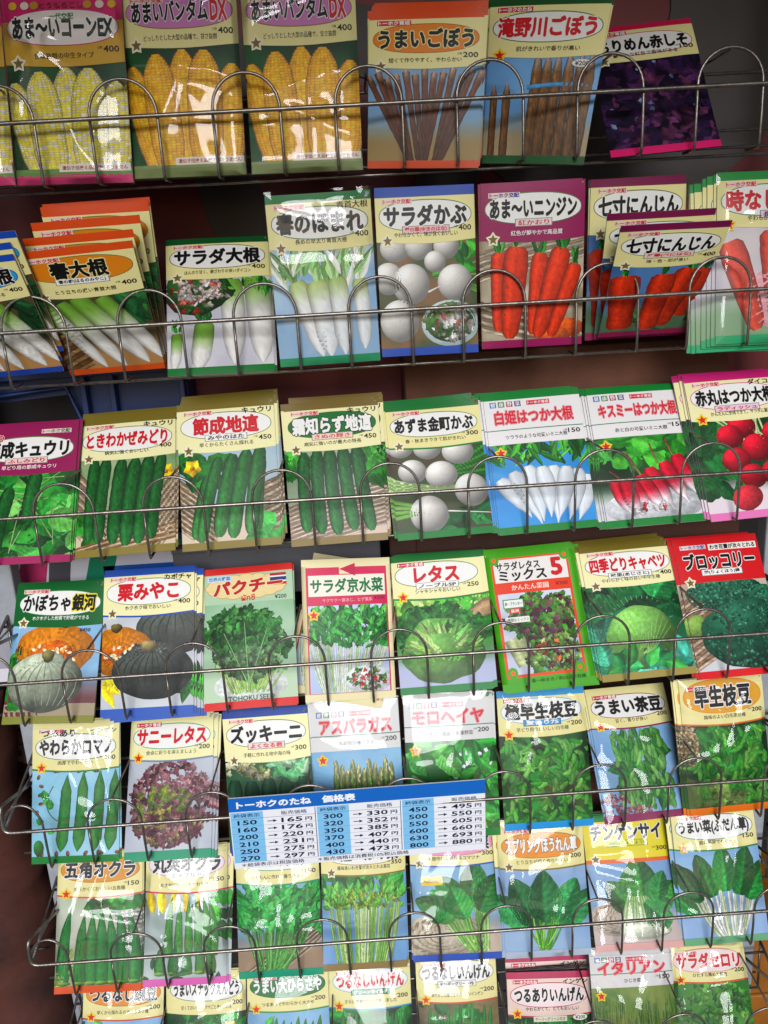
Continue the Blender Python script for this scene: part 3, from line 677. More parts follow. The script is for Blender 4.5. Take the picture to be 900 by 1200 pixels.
def mix5(A):
    A.clip = (.09, A.hy, .91, 1.34); A.bg('d8dce8', 'c4c8dc', 3)
    A.tube([(.2, .5), (.3, .8)], [(0, .12), (1, .1)], 'c8d0a0'); A.blob(.66, .8, .3, .2, '8fc0d8', flat=.4)
    A.frill(.56, .3, .42, .28, 170, .065, ['5aa83c', '7cbc50', '6a3a4a', '8a5060', '4a9236', 'a0c870', '74405a'])
    A.frill(.62, .74, .3, .2, 120, .05, ['8cc05c', 'a8d078', '6aa848', '7a4a52', 'c4dc9a', 'd07a40'])
def cabbage(A):
    A.bg('1c5a34', '2a7448', 4, c3='5aa08a'); A.leaves(20, -.05, -.05, 1.05, .5, .5, .2, ['1d6036', '27733f', '154c2c'], rib=.5)
    for i in range(16):
        a = -.3 - i * .16; A.tube([(.52, .55), (.52 + math.cos(a) * .6, .5 + math.sin(a) * .6)], [(0, .008), (1, .003)], '7fc090', nv=3, nu=6)
    A.leaves(14, -.05, .5, .25, .95, .4, .16, ['2a7a5c', '3c8c70', '1f6448'], rib=.4); A.leaves(14, .4, .85, 1.0, 1.0, .3, .12, ['4aa08c', '2f806c'], rib=.4)
    A.blob(.5, .62, .37, .36, '88cc60', lump=.03, noise=.04, na=44, nr=10, c2='a2dc7c', amb=.5, hl=.2)
    for i in range(13):
        a = -2.7 + i * .2; A.tube([(.52, .86), (.52 + math.cos(a) * .2, .7 + math.sin(a) * .18), (.5 + math.cos(a) * .34, .62 + math.sin(a) * .33)], [(0, .007), (1, .002)], 'a4d478', nv=4, nu=9)
    A.leaves(8, .2, .88, .8, .95, .22, .08, ['3f9a48', '2f8a50'])
def broccoli(A):
    A.bg('c8b8a8', 'a89484', 4, c3='d4d4d8'); A.weave(-.02, .1, .4, .9, 18, .5, 'c8b09c', '94785f'); A.blob(.1, .5, .12, .14, '9ac060', flat=.4)
    for x, y, rx, ry in ((.5, .14, .46, .22), (1.0, .34, .3, .27), (.66, .62, .54, .4)):
        A.blob(x, y, rx, ry, '2c6c52', lump=.06, noise=.08, na=40)
        A.frill(x, y, rx * .96, ry * .94, 300, .022, ['367c60', '489474', '28644e', '5aa486'], power=.5)
def romapods(A):
    A.bg('a8d4e8', '94c8e0', 3)
    for i in range(16): A.blob(A.rng.rand(), A.rng.choice([.03, .97]), .035, .022, '8a5a44', rot=A.rng.rand() * 3)
    for i in range(7): A.blob(.06 + A.rng.rand() * .05, .1 + i * .1, .03, .02, '94604c', rot=A.rng.rand() * 3)
    A.leaves(5, .1, .3, .22, .7, .1, .04, ['2f8a3a'], rib=.2); A.tube([(.25, .2), (.2, .5), (.3, .6)], [(0, .006), (1, .006)], '3a8a3c', nv=3)
    for x, t in ((.38, .08), (.57, .04), (.76, .03), (.93, .03)):
        A.tube([(x + .03, t), (x, .5), (x - .05, .95)], [(0, .004), (.08, .025), (.2, .06), (.85, .072), (.94, .04), (1, .004)], '1f8030', '2a9038', hl=.12, noise=.05, nu=20, bumps=.02)
    A.blob(.08, .9, .06, .09, '2a8a38')
def redlettuce(A):
    A.bg('b8bcc8', 'c8ccd4', 3); A.frill(.52, .5, .48, .46, 420, .05, ['8a4a58', '9c5c66', '74384a', 'a87078', '6c3040'], edge='b88a90', power=.6)
    A.frill(.4, .5, .34, .2, 60, .045, ['8a9a3c', 'a8b04c', '6f8a34']); A.frill(.5, .75, .4, .18, 110, .04, ['8c505c', 'a87a7c', '70384a', 'b4a060'])
def zucchini(A):
    A.bg('3f6a4c', '2a4a38', 4); A.frill(.3, .1, .4, .1, 30, .06, ['d0c890', '8a9a5c', 'c8c8a8'])
    for i in range(5): A.tube([(.1 + i * .2, .22 + .02 * (i % 2)), (.06 + i * .21, 1.02)], [(0, .05), (.1, .09), (1, .095)], '1f4a34', '2a5a40', hl=.3, noise=.06)
    A.leaves(8, .5, .0, 1.0, .2, .2, .07, ['7fae8a', '4f8a5c', 'a8c8a8'])
def asparagus(A):
    A.bg('9cc8e4', '88b8dc', 3)
    for i in range(11):
        x = .26 + i * .062; y = .1 + .05 * ((i * 7) % 3)
        A.tube([(x, y), (x - .02, 1.02)], [(0, .006), (.06, .028), (.2, .036), (1, .036)], '8f9c66', '5a8a40', noise=.1, nu=22, bumps=.05)
        for k in range(9): A.leaf(x + A.rng.uniform(-.02, .02), y + .06 + k * .05, -1.57 + A.rng.uniform(-.4, .4), .06, .014, 'a8a078' if k < 4 else '7a9a58', rib=.1, nu=5)
def moro(A):
    A.bg('2a7a34', '1a5226', 4); A.leaves(80, -.05, -.05, 1.05, 1.05, .26, .075, ['2f8a38', '4aa548', '24702e', '5cb050'], rib=.35)
    A.leaves(10, .5, .1, .95, .4, .06, .02, ['c8dce8', 'e0ecf0'])
    A.leaf(.1, .05, 1.2, .36, .12, '3c9a3e'); A.leaf(.4, .15, .9, .34, .1, '66b458')
def edamame(A, n=170, box=(.02, .06, .98, .98), c=('4ca83c', '68bc50', '379034', '84cc62'), b1='28642c', b2='123818', up=None, L=.16):
    A.bg(b1, b2, 4)
    A.leaves(30, box[0], box[1], box[2], box[3], .2, .09, ['1d5a26', '2a7430'])
    for i in range(n):
        x, y = A.rng.uniform(box[0], box[2]), A.rng.uniform(box[1], box[3]); a = (up if up is not None else A.rng.uniform(.3, 2.8)) + A.rng.uniform(-.5, .5); l = L * A.rng.uniform(.7, 1.15)
        dx, dy = math.cos(a) * l, math.sin(a) * l
        A.tube([(x, y), (x + dx * .5 + dy * .08, y + dy * .5 - dx * .08), (x + dx, y + dy)], [(0, .006), (.12, .022), (.3, .03), (.42, .025), (.58, .031), (.72, .025), (.86, .024), (1, .004)], hx(c[i % len(c)]) * A.rng.uniform(.8, 1.1), nu=11, nv=5, noise=.05)
def chamame(A):
    edamame(A, 150, (.2, .02, .8, .85), ('5aa44c', '74b85c', '488f3e', '8cc870'), '9cc0e0', '7fa8d0', 1.5)
    A.frill(.1, .9, .2, .14, 90, .022, ['b87a80', 'c89094', '9c5c64']); A.frill(.35, .97, .2, .06, 50, .022, ['b87a80', 'a86a70'])
def wase(A):
    edamame(A, 150, (.12, .05, .95, .85), ('46a03a', '60b84c', '348a30', '7cc858'))
    A.frill(.06, .25, .1, .25, 110, .02, ['c8a884', 'a88860', 'd8c0a0'])
    A.frill(.5, .86, .5, .12, 14, .12, ['5a9a40', '8aa85c'])
def okra(A, xs, c='2f8a3a', tip=True, y0=.12, y1=.92, r=.06):
    for i, x in enumerate(xs):
        A.tube([(x + (x - .5) * -.2, y0 + .03 * (i % 3)), (x, (y0 + y1) / 2), (x, y1)], [(0, .004), (.3, r * .7), (.8, r), (.95, r * .9), (1, r * .7)], c, hx(c) * 1.1, hl=.2, nu=18)
        for q in (-.45, .2): A.tube([(x + q * r * .3, y0 + .2), (x + q * r, y1 - .05)], [(0, .004), (1, .007)], '4fa84c', nv=3, nu=8)
        A.blob(x, y1, r * 1.05, .022, '7faa50', lump=.05)
def gokaku(A):
    A.bg('b8c4a8', 'd0d4c4', 4, c3='9aa878'); A.leaves(16, .3, .0, 1.0, .25, .22, .07, GREENS); A.weave(.7, .2, 1.02, .7, 12, .1, 'd8d4cc', 'a8a49c')
    A.leaves(10, .0, .7, .2, 1.0, .1, .04, ['7a8a4c', '94a064'])
    okra(A, (.1, .92, .3, .78, .42, .66, .54), '22803a', r=.08, y0=.15, y1=.97)
def maru(A):
    A.bg('c8d0d0', 'a8b8b4', 3)
    for x in (.1, .22, .34, .5, .62): A.leaf(x, .26, -1.57 + A.rng.uniform(-.2, .2), .32, .06, 'd8b820', rib=.1)
    for x in (.42, .58, .72): A.leaf(x, .26, -1.57, .3, .05, 'c8d8dc', rib=.1)
    A.leaves(12, .75, .0, 1.0, .6, .24, .08, GREENS)
    okra(A, (.3, .84, .42, .76, .54, .65), '4a9a3c', y0=.08, y1=.74, r=.055); okra(A, (.2, .36, .52, .68, .8), '2c7a34', y0=.6, y1=.94, r=.07)
    A.leaves(8, .0, .88, 1.0, 1.0, .14, .03, ['234a2a'])
def shungiku(A):
    A.bg('a8c4dc', '8cb0d0', 3, c3='a08a74'); A.weave(-.02, .72, 1.02, 1.04, 14, .7, 'c8b8a4', '7d6a58')
    bunch(A, 70, (.4, .99, .35), (.08, .15, .95, .6), ['2f8a44', '3c9a4c', '247a38', '4fac58'], ['6fb060', '8cc478', '4f9a4c'], .2, .04, jag=.5, sw=.012, extra=3)
def nabana(A):
    A.bg('88b0d8', '74a0cc', 3)
    A.leaves(24, .0, .05, 1.0, .3, .34, .1, ['2f7a3c', '3f8f48', '25663a', '57a058'], up=-1.57, spread=1.2)
    bunch(A, 70, (.48, 1.02, .7), (.06, .2, .94, .42), ['4f9a48', '6ab050'], ['b4d488', '9cc870', 'cfe4a8', '86b860'], .12, .035, sw=.014, extra=1.2)
    A.frill(.5, .3, .45, .1, 120, .022, ['8cb83c', 'a8c850', '6aa038', 'c8d860'])
def komatsuna(A):
    A.bg('88b0d0', 'a0c0dc', 3, c3='c8b8a8')
    for r in (.5, .44, .38): A.blob(.35, .8, r, r * .5, 'd8ccb8' if r != .44 else 'a8967f', flat=.6)
    bunch(A, 26, (.72, .98, .3), (.2, .2, .9, .5), ['2f8a3c'], ['9cd070', 'b8dc90', '7fbc58'], .1, .04, sw=.02, extra=.2)
    for x, y, a, l, w in ((.6, .55, -2.2, .5, .17), (.7, .5, -1.5, .52, .17), (.5, .6, -2.7, .5, .15), (.78, .55, -1.1, .45, .16), (.62, .62, -2.0, .4, .14)): A.leaf(x, y, a, l, w, '2a8a3e', rib=.35, jag=.08, nu=12, nv=7)
def spinach(A):
    A.bg('a8c0dc', '94b0d4', 3)
    for x, y, a, l, w in ((.35, .7, -2.5, .6, .16), (.65, .7, -.7, .6, .16), (.4, .72, -2.0, .65, .18), (.6, .72, -1.1, .62, .18), (.5, .75, -1.57, .7, .2)): A.leaf(x, y, a, l, w, '3c8a54', rib=.3, jag=.06, nu=14, nv=7)
    bunch(A, 24, (.46, .98, .2), (.3, .6, .7, .75), ['4aa050'], ['7cc048', '9cd468', '5aa83c'], .05, .02, sw=.016, extra=.2)
def pakchoi(A):
    A.bg('94b4d8', '86a8d0', 3, c3='c8b8b4')
    for r in (.38, .33, .28): A.blob(.32, .7, r, r * .55, 'd8c8b8' if r != .33 else 'a89484', flat=.6)
    for x, y, a, l, w in ((.5, .6, -2.3, .45, .17), (.66, .6, -.7, .45, .18), (.58, .55, -1.57, .56, .24)): A.leaf(x, y, a, l, w, '4a9a44', rib=.4, jag=.02, nu=14, nv=7, p=.65)
    for i in range(11): A.tube([(.56 + (i - 5) * .025, .45), (.58 + (i - 5) * .04, .7), (.6 + (i - 5) * .045, .9)], [(0, .01), (.6, .04), (1, .05)], 'a8d084', 'eef0dc', nv=6)
    A.blob(.6, .86, .3, .1, 'e4e8d4', flat=.4); A.leaves(10, .6, .45, 1.05, .7, .3, .1, ['4f9a58', '3c8648'])
def chard(A):
    A.bg('94bcdc', '86acd4', 3, c3='9cb8dc')
    bunch(A, 26, (.55, 1.0, .35), (.1, .3, .95, .6), ['2f7a3c'], ['eef4e4', 'd4e8b8', 'f4f6ee'], .1, .03, sw=.022, extra=.2)
    for x, y, a, l, w in ((.25, .6, -2.1, .5, .12), (.8, .6, -1.0, .5, .15), (.4, .55, -1.9, .5, .14), (.7, .55, -1.3, .56, .15), (.2, .75, -2.4, .4, .1), (.55, .5, -1.57, .5, .15)): A.leaf(x, y, a, l, w, '1f7434', rib=.45, jag=.1, nu=12, nv=7)
def podfield(A, n=6, c='2f8a3c', b1='9cc4e0', b2='88b4d8', y0=.1):
    A.bg(b1, b2, 3); A.leaves(6, .0, .1, .25, .5, .16, .06, ['3f8f48', '57a858'])
    for i in range(n):
        x = .3 + i * .62 / n; A.tube([(x + .06, y0 + .03 * (i % 3)), (x + .02, .5), (x, 1.05)], [(0, .004), (.1, .03), (.3, .05), (1, .05)], c, hl=.15, nu=16)
def beans(A, n=15, c=('2f8a3c', '3c9a46', '257a34'), b='1f5a2a'):
    A.bg(b, hx(b) * .6, 4); A.leaves(22, -.05, -.05, 1.05, .9, .22, .09, ['1f6a2c', '2f8038'])
    for i in range(n):
        x = .1 + i * .82 / n; A.tube([(x + .06, .04 + A.rng.uniform(0, .1)), (x + .03, .5), (x, 1.06)], [(0, .004), (.06, .02), (.2, .028), (1, .03)], c[i % 3], nv=6, hl=.15, bumps=.05, nu=16)
def hijiki(A):
    A.bg('8a9a58', '4f7a34', 4); 
    for i in range(160):
        x = A.rng.rand(); A.tube([(x, .1 + A.rng.rand() * .3), (x + A.rng.uniform(-.1, .1), 1.0)], [(0, .003), (1, .006)], ['5a8a30', '7a9a3c', '2f6a28', '9ca85c'][i % 4], nv=3, nu=6)
def herb(A):
    A.bg('5a9a40', '2f7a2c', 4); A.frill(.5, .5, .55, .55, 260, .05, ['4f9a34', '6ab848', '3c8a2c', '86c45c'])
# ------------------------------------------------------------------ packet designs
RED, BLK, WHT, CRM, OLV = 'c61c2c', '141112', 'f4f2ee', 'efe6aa', '8d7d46'
CRM2 = 'f3edbc'
BIND = [('健', '3a6ab0'), ('康', '3a8a4a'), ('野', 'a83a50'), ('菜', '4a3a80')]
DESIGN = {}
def D(id, title, pic, **k): DESIGN[id] = dict(title=title, pic=pic, **k)
# keys: strip, hdr, hy (header bottom), oval(fill,line), tc/to title colour/outline, sub, right, desc, price, star, foot, line, film
D('corn_ex', 'あま〜いコーンEX', lambda A: corn(A, 'f0d858', 'faf4dc'), strip='c8206e', hdr='d0a83a', hy=.56, oval=('efe6e2', 'c8206e'), to=WHT, sub0='一代交配', desc='甘味抜群の中生タイプ', price='400', star='o', foot='c8246e', film=2.4, base='b8b4a0', top=.24, tcy=.29, dots=1)
D('corn_a', 'あまいバンタムDX', lambda A: corn(A, 'ffb208'), strip=CRM, hdr=CRM, hy=.46, oval=('d08ac0', '9a7a3c'), to=WHT, red_tail='DX', desc='どっしりとした大型の品種で、甘さ抜群', price='400', star='o', foot='7d8a4a', film=2.6, base='b0b088', tcy=.2)
D('gobo_a', 'うまいごぼう', burdock_fan, strip='d8561c', hdr=CRM, hy=.52, oval=('e08a1c', 'b8741c'), to=CRM, desc='短くて作りやすく、やわらかい', price='200', star='o', foot='c8501c', base='b8a87c', tag='トーホク育成', tcy=.26)
D('gobo_b', '滝野川ごぼう', burdock_bunch, strip='1d5a2a', hdr=CRM, hy=.52, oval=(WHT, '1d7a34'), tc=RED, to=WHT, desc='肌がきれいで香りが高い', star='r', foot='1d5a2a', base='a8a088', tag='トーホクのたね', tcy=.27, badge=(.84, .6, '200'))
D('perilla', 'ちりめん赤しそ', perilla, strip='c82858', hdr=CRM, hy=.44, oval=(WHT, 'c84a74'), to=WHT, desc='鮮やかな紅色で香味がある', price='100', star='o', foot='d02a6e', base='3a2440', tag='トーホク育成')
D('haru', '春大根', haru, strip='d8561c', hdr=CRM, hy=.52, oval=('dc8a24', '7d7a3c'), to=CRM, sub=('春の都(はるのみやこ)', WHT, BLK), desc='とう立ちの遅い青首大根', price='400', star='o', foot='d05a24', base='a88a5c', tcy=.23)
D('blue_edge', '早太り大根', haru, strip='2050b0', hdr=CRM, hy=.5, oval=('3aa0d0', '2a5a8a'), to=WHT, desc='みずみずしく甘味がある', price='400', star='o', foot='2a4a9c', base='b8a88c', tcy=.24)
D('salad_dai', 'サラダ大根', salad_dai, strip='145a2c', hdr=CRM, hy=.46, oval=(WHT, '6a7a3c'), to=WHT, desc='ほんのり甘く、歯ざわりの良いダイコン', price='400', star='o', foot='0f7a34', base='c8c4c0', tcy=.23)
D('homare', '春のほまれ', homare, strip='148040', hdr=CRM, hy=.46, oval=(WHT, '5a7a3c'), to=WHT, right='青首大根', desc='長めの早太り青首大根', price='400', star='o', foot='2a9a6a', base='b8c8d8', film=1.1, tcy=.25)
D('salad_kabu', 'サラダかぶ', salad_kabu, strip='2a50a4', hdr=CRM, hy=.46, oval=(WHT, '6a8a4a'), to=WHT, sub=('雪の華(ゆきのはな)', 'e8c8c8', RED), desc='やわらかくて、味が良くおいしい', price='400', star='o', foot='2a50a4', base='8a7a5c', tcy=.24)
D('ninjin', 'あま〜いニンジン', ninjin, strip='94205c', hdr='94205c', hy=.5, oval=(WHT, '5a7a3c'), to=WHT, sub=('紅かおり', 'e8dcd8', RED), desc='紅色が鮮やかで高品質', descc=WHT, star='o', foot='94205c', base='c8b8a0', tagc='2a4a9c', tcy=.23)
D('nana', '七寸にんじん', nanasun, strip='7a1a4c', hdr=CRM, hy=.5, oval=(WHT, '6a7a3c'), to=WHT, sub=('紅華(べにはな)', 'ecd8d0', RED), desc='味・色・形が良い', price='400', star='o', foot='8a2050', base='8a9cac', tcy=.25)
D('toki', '時なし五寸', toki, strip='2a9a4c', hdr=CRM, hy=.46, oval=(WHT, '4a9a4c'), tc=RED, to=WHT, sub=('長寿', 'e8d8e0', '7a2a6a'), desc='やわらかくておいしい', star='r', foot='3ab07a', base='b8d0b0', film=1.2, tcy=.25)
D('fushi', '節成キュウリ', fushi, strip='94205a', hdr='94205a', hy=.55, oval=(WHT, '6a8a4a'), to=WHT, sub=('ふしみどり', 'ead4d0', RED), desc='早どり用の節成キュウリ', descc=WHT, star='o', foot='a02460', base='3c7a3c', tagc='2a7a4c', tagx=.78, left='早どり', tcy=.3)
D('tokiwa', 'ときわかぜみどり', tokiwa, strip='7d6f2c', hdr=CRM2, hy=.46, oval=(WHT, '8a8a4a'), tc=RED, to=WHT, right='キュウリ', desc='病気に強くおいしい', price='400', star='o', foot='8d7d3c', base='a89a6c')
D('jibai', '節成地這', jibai, strip='7d6f2c', hdr=CRM2, hy=.5, oval=(WHT, '8a8a4a'), tc=RED, to=WHT, right='キュウリ', sub=('みやのはた', WHT, BLK), desc='早くからたくさん採れる', price='450', star='o', foot='8a7a34', base='a89a6c', tcy=.25)
D('shimo', '霜知らず地這', shimo, strip='7d6a38', hdr=CRM2, hy=.5, oval=('1f7a38', '5a6a34'), tc=WHT, to=BLK, right='キュウリ', sub=('きぬの輝き', 'f0dcd0', RED), desc='病気に強いのが最大の特長', price='450', star='o', foot='8d7a48', base='a8936c', tcy=.25)
D('azuma', 'あずま金町かぶ', azuma, strip='0f7a38', hdr=CRM, hy=.48, oval=(WHT, '6a8a3c'), to=WHT, desc='春・秋まきできて肌がきれい', price='300', star='o', foot='14863e', base='7a6a4c', tcy=.25, line='2a8a44')
D('shiro', '白姫はつか大根', shirohime, strip='128a3c', hdr='eeeaea', hy=.56, tc=RED, to=RED, white=1, desc='ツララのような可愛いミニ大根', price='150', star='r', foot='128a3c', base='dcdcd8', kenko=1, starin=1, tcy=.27)
D('kiss', 'キスミーはつか大根', kiss, strip='128a3c', hdr='eeeaea', hy=.56, tc=RED, to=RED, white=1, desc='赤と白の可愛いミニ大根', price='150', star='r', foot='128a3c', base='dcdcd8', kenko=1, starin=1, tcy=.27)
D('akamaru', '赤丸はつか大根', akamaru, strip='c82a7a', hdr=CRM2, hy=.48, oval=(WHT, 'd0609c'), to=WHT, right='ダイコン', sub=('ラディッシュ', 'ecd0dc', RED), desc='かんたんに栽培できて、サラダに最適', star='r', foot='e080b8', base='dcc8d4', tcy=.25)
D('ginga', 'かぼちゃ銀河', ginga, strip='126a34', hdr='126a34', hy=.46, oval=(WHT, '4a8a4a'), to=WHT, ytail='銀河', desc='ホクホクした粉質で貯蔵ができる', descc=WHT, star='o', foot='8a8a3c', base='7a7a5c', tcy=.24, badge2=(.82, .54, '450'), line='126a34')
D('kuri', '栗みやこ', kuri, strip='2a55a8', hdr=CRM2, hy=.47, oval=(WHT, '8a9a4a'), tc=RED, to=WHT, right='カボチャ', desc='ホクホク味でおいしい', price='400', star='o', foot='3a62b4', base='c8b88c', tcy=.25, line='2a55a8')
D('pakuchi', 'パクチー', pakuchi, strip='d02a24', hdr='bcd6b8', hy=.4, cloud=1, tc='c02a2a', to='f4e8c0', desc=None, price='200', star=None, foot='d02a24', base='9cbc94', thai=1, tcy=.22)
D('mizuna', 'サラダ京水菜', mizuna, strip='ece2b8', hdr='ece2b8', hy=.5, tc='127a3c', to=WHT, star='r', foot='ece2b8', base='ece2b8', kyo=1, tcy=.27)
D('letasu', 'レタス', lettuce, strip='0f7a34', hdr=CRM2, hy=.47, oval=(WHT, '2a8a44'), tc=RED, to=WHT, sub=('ノーブルSP', WHT, BLK), desc='シャキシャキおいしい', price='250', star='r', foot='128a40', base='8aa87c', tag='トーホク育成', tcy=.23, line='2a8a44')
D('mix5', 'ミックス', mix5, strip='5ab428', hdr='5ab428', hy=.5, tc=BLK, to=WHT, star=None, foot='5ab428', base='5ab428', mix=1)
D('cabbage', '四季どりキャベツ', cabbage, strip='7d6f2c', hdr=CRM2, hy=.47, oval=(WHT, '8a8a6a'), tc=RED, to=WHT, sub=('味里(あじさと)', WHT, BLK), desc='やわらかく味の良い中早生種', price='400', star='o', foot='a0904c', base='8a8a4c', tcy=.24)
D('broc', 'ブロッコリー', broccoli, strip='c81c24', hdr='c81c24', hy=.5, to=WHT, sub=('緑(りょくほう)積', WHT, BLK), right='わき花蕾が次々とれる', rightbox=1, star='o', foot='d02028', base='c8a8a0', tagc='2a6ab0', tcy=.27, desc=None)
D('roma', 'やわらかロマノ', romapods, strip=CRM, hdr=CRM, hy=.5, oval=(WHT, '2a8a3c'), to=WHT, right='インゲン', left2='つるあり', desc='肉厚でやわらかい', price='200', star='r', foot='0f8a3c', base='a8c8d8', film=1.8, tcy=.28, line='1f8a3c')
D('sunny', 'サニーレタス', redlettuce, strip=CRM, hdr=CRM2, hy=.47, oval=(WHT, '3aa078'), tc=RED, to=WHT, desc='食卓に彩りを添えましょう', price='200', star='r', foot='1f9a74', base='b8bcc0', tag='トーホク育成', tcy=.24, line='7a8aa0')
D('zuk', 'ズッキーニ', zucchini, strip='2a4a98', hdr=CRM2, hy=.52, oval=(WHT, '7a8a5a'), to=WHT, sub=('よくなる君', 'ead8d4', RED), desc='手軽に作れる地中海の味', price='300', star='o', foot='2a4a98', base='7a8a7a', tcy=.25)
D('aspa', 'アスパラガス', asparagus, strip='e4e2e2', hdr='e4e2e2', hy=.5, tc=RED, to=RED, white=1, desc='長期間収穫できる', price='200', star='r', foot='128a3c', base='c8d0d4', kenko=1, starin=1, film=.5, tcy=.25)
D('moro', 'モロヘイヤ', moro, strip='e4e2e2', hdr='e4e2e2', hy=.5, tc=RED, to=RED, white=1, desc='ミネラル豊富な健康野菜', price='200', star='r', foot='128a3c', base='7aa07a', kenko=1, starin=1, film=.5, tcy=.25)
D('goku', '極早生枝豆', edamame, strip='3a9ad0', hdr=CRM, hy=.48, oval=(WHT, '5ab0d8'), to=WHT, sub=('夏香り75', '3a9ad0', WHT), desc='早どり用のおいしい白毛種', price='200', star='r', foot='2a9ad8', base='4a7a4c', film=1.8, tag='トーホクのたね', tcy=.23)
D('cha', 'うまい茶豆', chamame, strip=CRM, hdr=CRM, hy=.45, oval=(WHT, '8a2a5a'), to=WHT, desc='甘く、香りが良い', price='200', star='r', foot='8a2058', base='94b0c8', film=.8, tag='トーホク育成', tcy=.23, line='8a2058')
D('wase', '早生枝豆', wase, strip=CRM, hdr=CRM, hy=.48, oval=('e0a83a', 'e0903a'), to=WHT, desc='風味のよい白毛茶豆種', price='200', star=None, foot='e07a1c', base='c8b894', film=1.9, tag='トーホクのたね', tcy=.2, tsz=.25, line='d8741c')
D('gokaku', '五角オクラ', gokaku, strip=CRM, hdr=CRM, hy=.46, oval=('d89a2a', 'b87a24'), to=WHT, desc='柔らかくておいしい五角種', price='150', star='r', foot='d8602a', base='b8bca0', film=2.2, tcy=.2, line='d8602a')
D('maru', '丸莢オクラ', maru, strip=CRM, hdr=CRM, hy=.48, oval=('f0e0ec', 'd070b0'), to=WHT, sub=('エメラルド', WHT, BLK), desc='大さやになってもやわらかい', price='150', star=None, foot='dc70b8', base='c0c4c0', film=2.2, tcy=.2, line='c83a5a')
D('shun', '中葉春菊', shungiku, strip=CRM, hdr=CRM, hy=.46, oval=(WHT, '2a9a7a'), to=WHT, desc='かんたんに作れて香りがよい', price='150', star=None, foot='14a080', base='94b0a8', film=1.7, tcy=.2, line='2a9a7a')
D('nabana', '三陸つぼみ菜', nabana, strip='8a7a4c', hdr=CRM, hy=.42, oval=(WHT, 'a88a3c'), to=WHT, desc='風味良いわき芽が次々とれる菜花', price='350', star='o', foot='9a8458', base='88a8c8', film=.6, tcy=.2, line='8a7a3c')
D('koma', 'きよすみ小松菜', komatsuna, strip='2a55a8', hdr=CRM, hy=.42, oval=('e8a0c0', 'c87aa0'), to=WHT, desc='年間作れる濃緑系コマツナ', price='300', star='o', foot='2a55b0', base='a8b4c0', film=1.7, tcy=.2, yellow='人気No.1', line='2a55a8')
D('horen', 'スプリングほうれん草', spinach, strip=CRM, hdr=CRM, hy=.5, oval=('e89a3a', 'a8843c'), tc=WHT, to='6a4a3a', desc='とう立ちが遅く作りやすい', price='200', star='o', foot='b8c4d4', base='a8bcd4', film=2.2, tcy=.27, line='8a7a3c')
D('chin', 'チンゲンサイ', pakchoi, strip='2a9a4c', hdr='e8d83a', hy=.5, to=WHT, sub=('緑陽(りょくよう)', 'd8d83a', '2a7a34'), price='300', star='o', foot='e0b0ac', base='a8b8d0', film=1.7, tcy=.2, desc=None, line='e0702a', lw=.045)
D('umaina', 'うまい菜(ふだん草)', chard, strip=CRM, hdr=CRM, hy=.44, oval=(WHT, '2a8a44'), to=WHT, desc='庭の菜園でも元気', price='150', star='r', foot='7ab48c', base='9cb8d0', film=2.3, tcy=.22, line='2a8a44')
D('v0', 'つるなし豌豆', podfield, strip=CRM, hdr=CRM, hy=.46, oval=('e0983a', 'b87a2a'), to=WHT, desc='早くから採れるのでつるあり種', price='200', star='r', foot='d8602a', base='94b8d8', film=1.7, tcy=.2, line='c8502a')
D('v1', 'うまいスナックえんどう', lambda A: (beans(A, 8), flower(A, .4, .3, .12), flower(A, .8, .2, .1)), strip=CRM, hdr=CRM, hy=.46, oval=(WHT, '2a8a4a'), to=WHT, desc='甘くておいしい、サヤごと食べられる', price='200', star=None, foot='2a8a3c', base='b8c0a0', film=1.9, tcy=.2)
D('v2', 'うまい大ひらさや', lambda A: podfield(A, 7), strip='148a5a', hdr=CRM, hy=.46, oval=('1f7f3a', '1a5a2a'), tc=WHT, to='145a2c', desc='つるありでやわらかく大さや', price='200', star='r', foot='148a5a', base='94b8d8', tcy=.2, film=.7, line='3a9a4c')
D('v3', 'つるなしいんげん', beans, strip=CRM, hdr=CRM, hy=.48, oval=(WHT, '5ab0c8'), tc=RED, to=WHT, sub=('グリーンマイルド', '1f8a4c', WHT), desc='さらに色鮮やかに改良しました', price='200', star='r', foot='2a8a3c', base='4a8a4c', tcy=.2, film=.7, line='3a9ac0')
D('v4', 'つるなしいんげん ', lambda A: beans(A, 11, b='8a7a58'), strip=CRM, hdr=CRM, hy=.5, oval=(WHT, '8a9a5c'), to=WHT, sub=('テンダーグリーンPB', WHT, '3a3a34'), desc='早くから収穫できるおいしいインゲン', price='200', star='r', foot='2a8a3c', base='a89c78', tcy=.2, film=.9, line='c8502a')
D('v5', 'つるありいんげん', lambda A: beans(A, 17), strip='b02a58', hdr='e8cfc4', hy=.47, oval=('efdcdc', 'b02a58'), to=WHT, right='インゲン', desc='やわらかくて、とてもおいしい', star='r', foot='b02a58', base='4a7a4c', tcy=.26, badge=(.86, .52, '200'), tag='トーホクのたね', line='b02a58', pill=('アーリーグリーンネオ', .5, .53))
D('v6', 'イタリアン', hijiki, strip='d8d4d4', hdr='e0dcdc', hy=.44, tc='b02a58', to='b02a58', white=1, desc='ひじき菜', price='150', star='r', foot='8a9a5c', base='b8bca8', film=1.7, tcy=.22, starin=1, kenko=1)
D('v7', 'サラダセロリ', herb, strip=CRM, hdr=CRM, hy=.42, oval=('f0e0dc', 'd08a8a'), tc=RED, to=WHT, desc='ひたすら摘めて重宝', price='200', star='r', foot='4a9a3c', base='a8c08a', film=2.3, tcy=.2, line='d0602a')

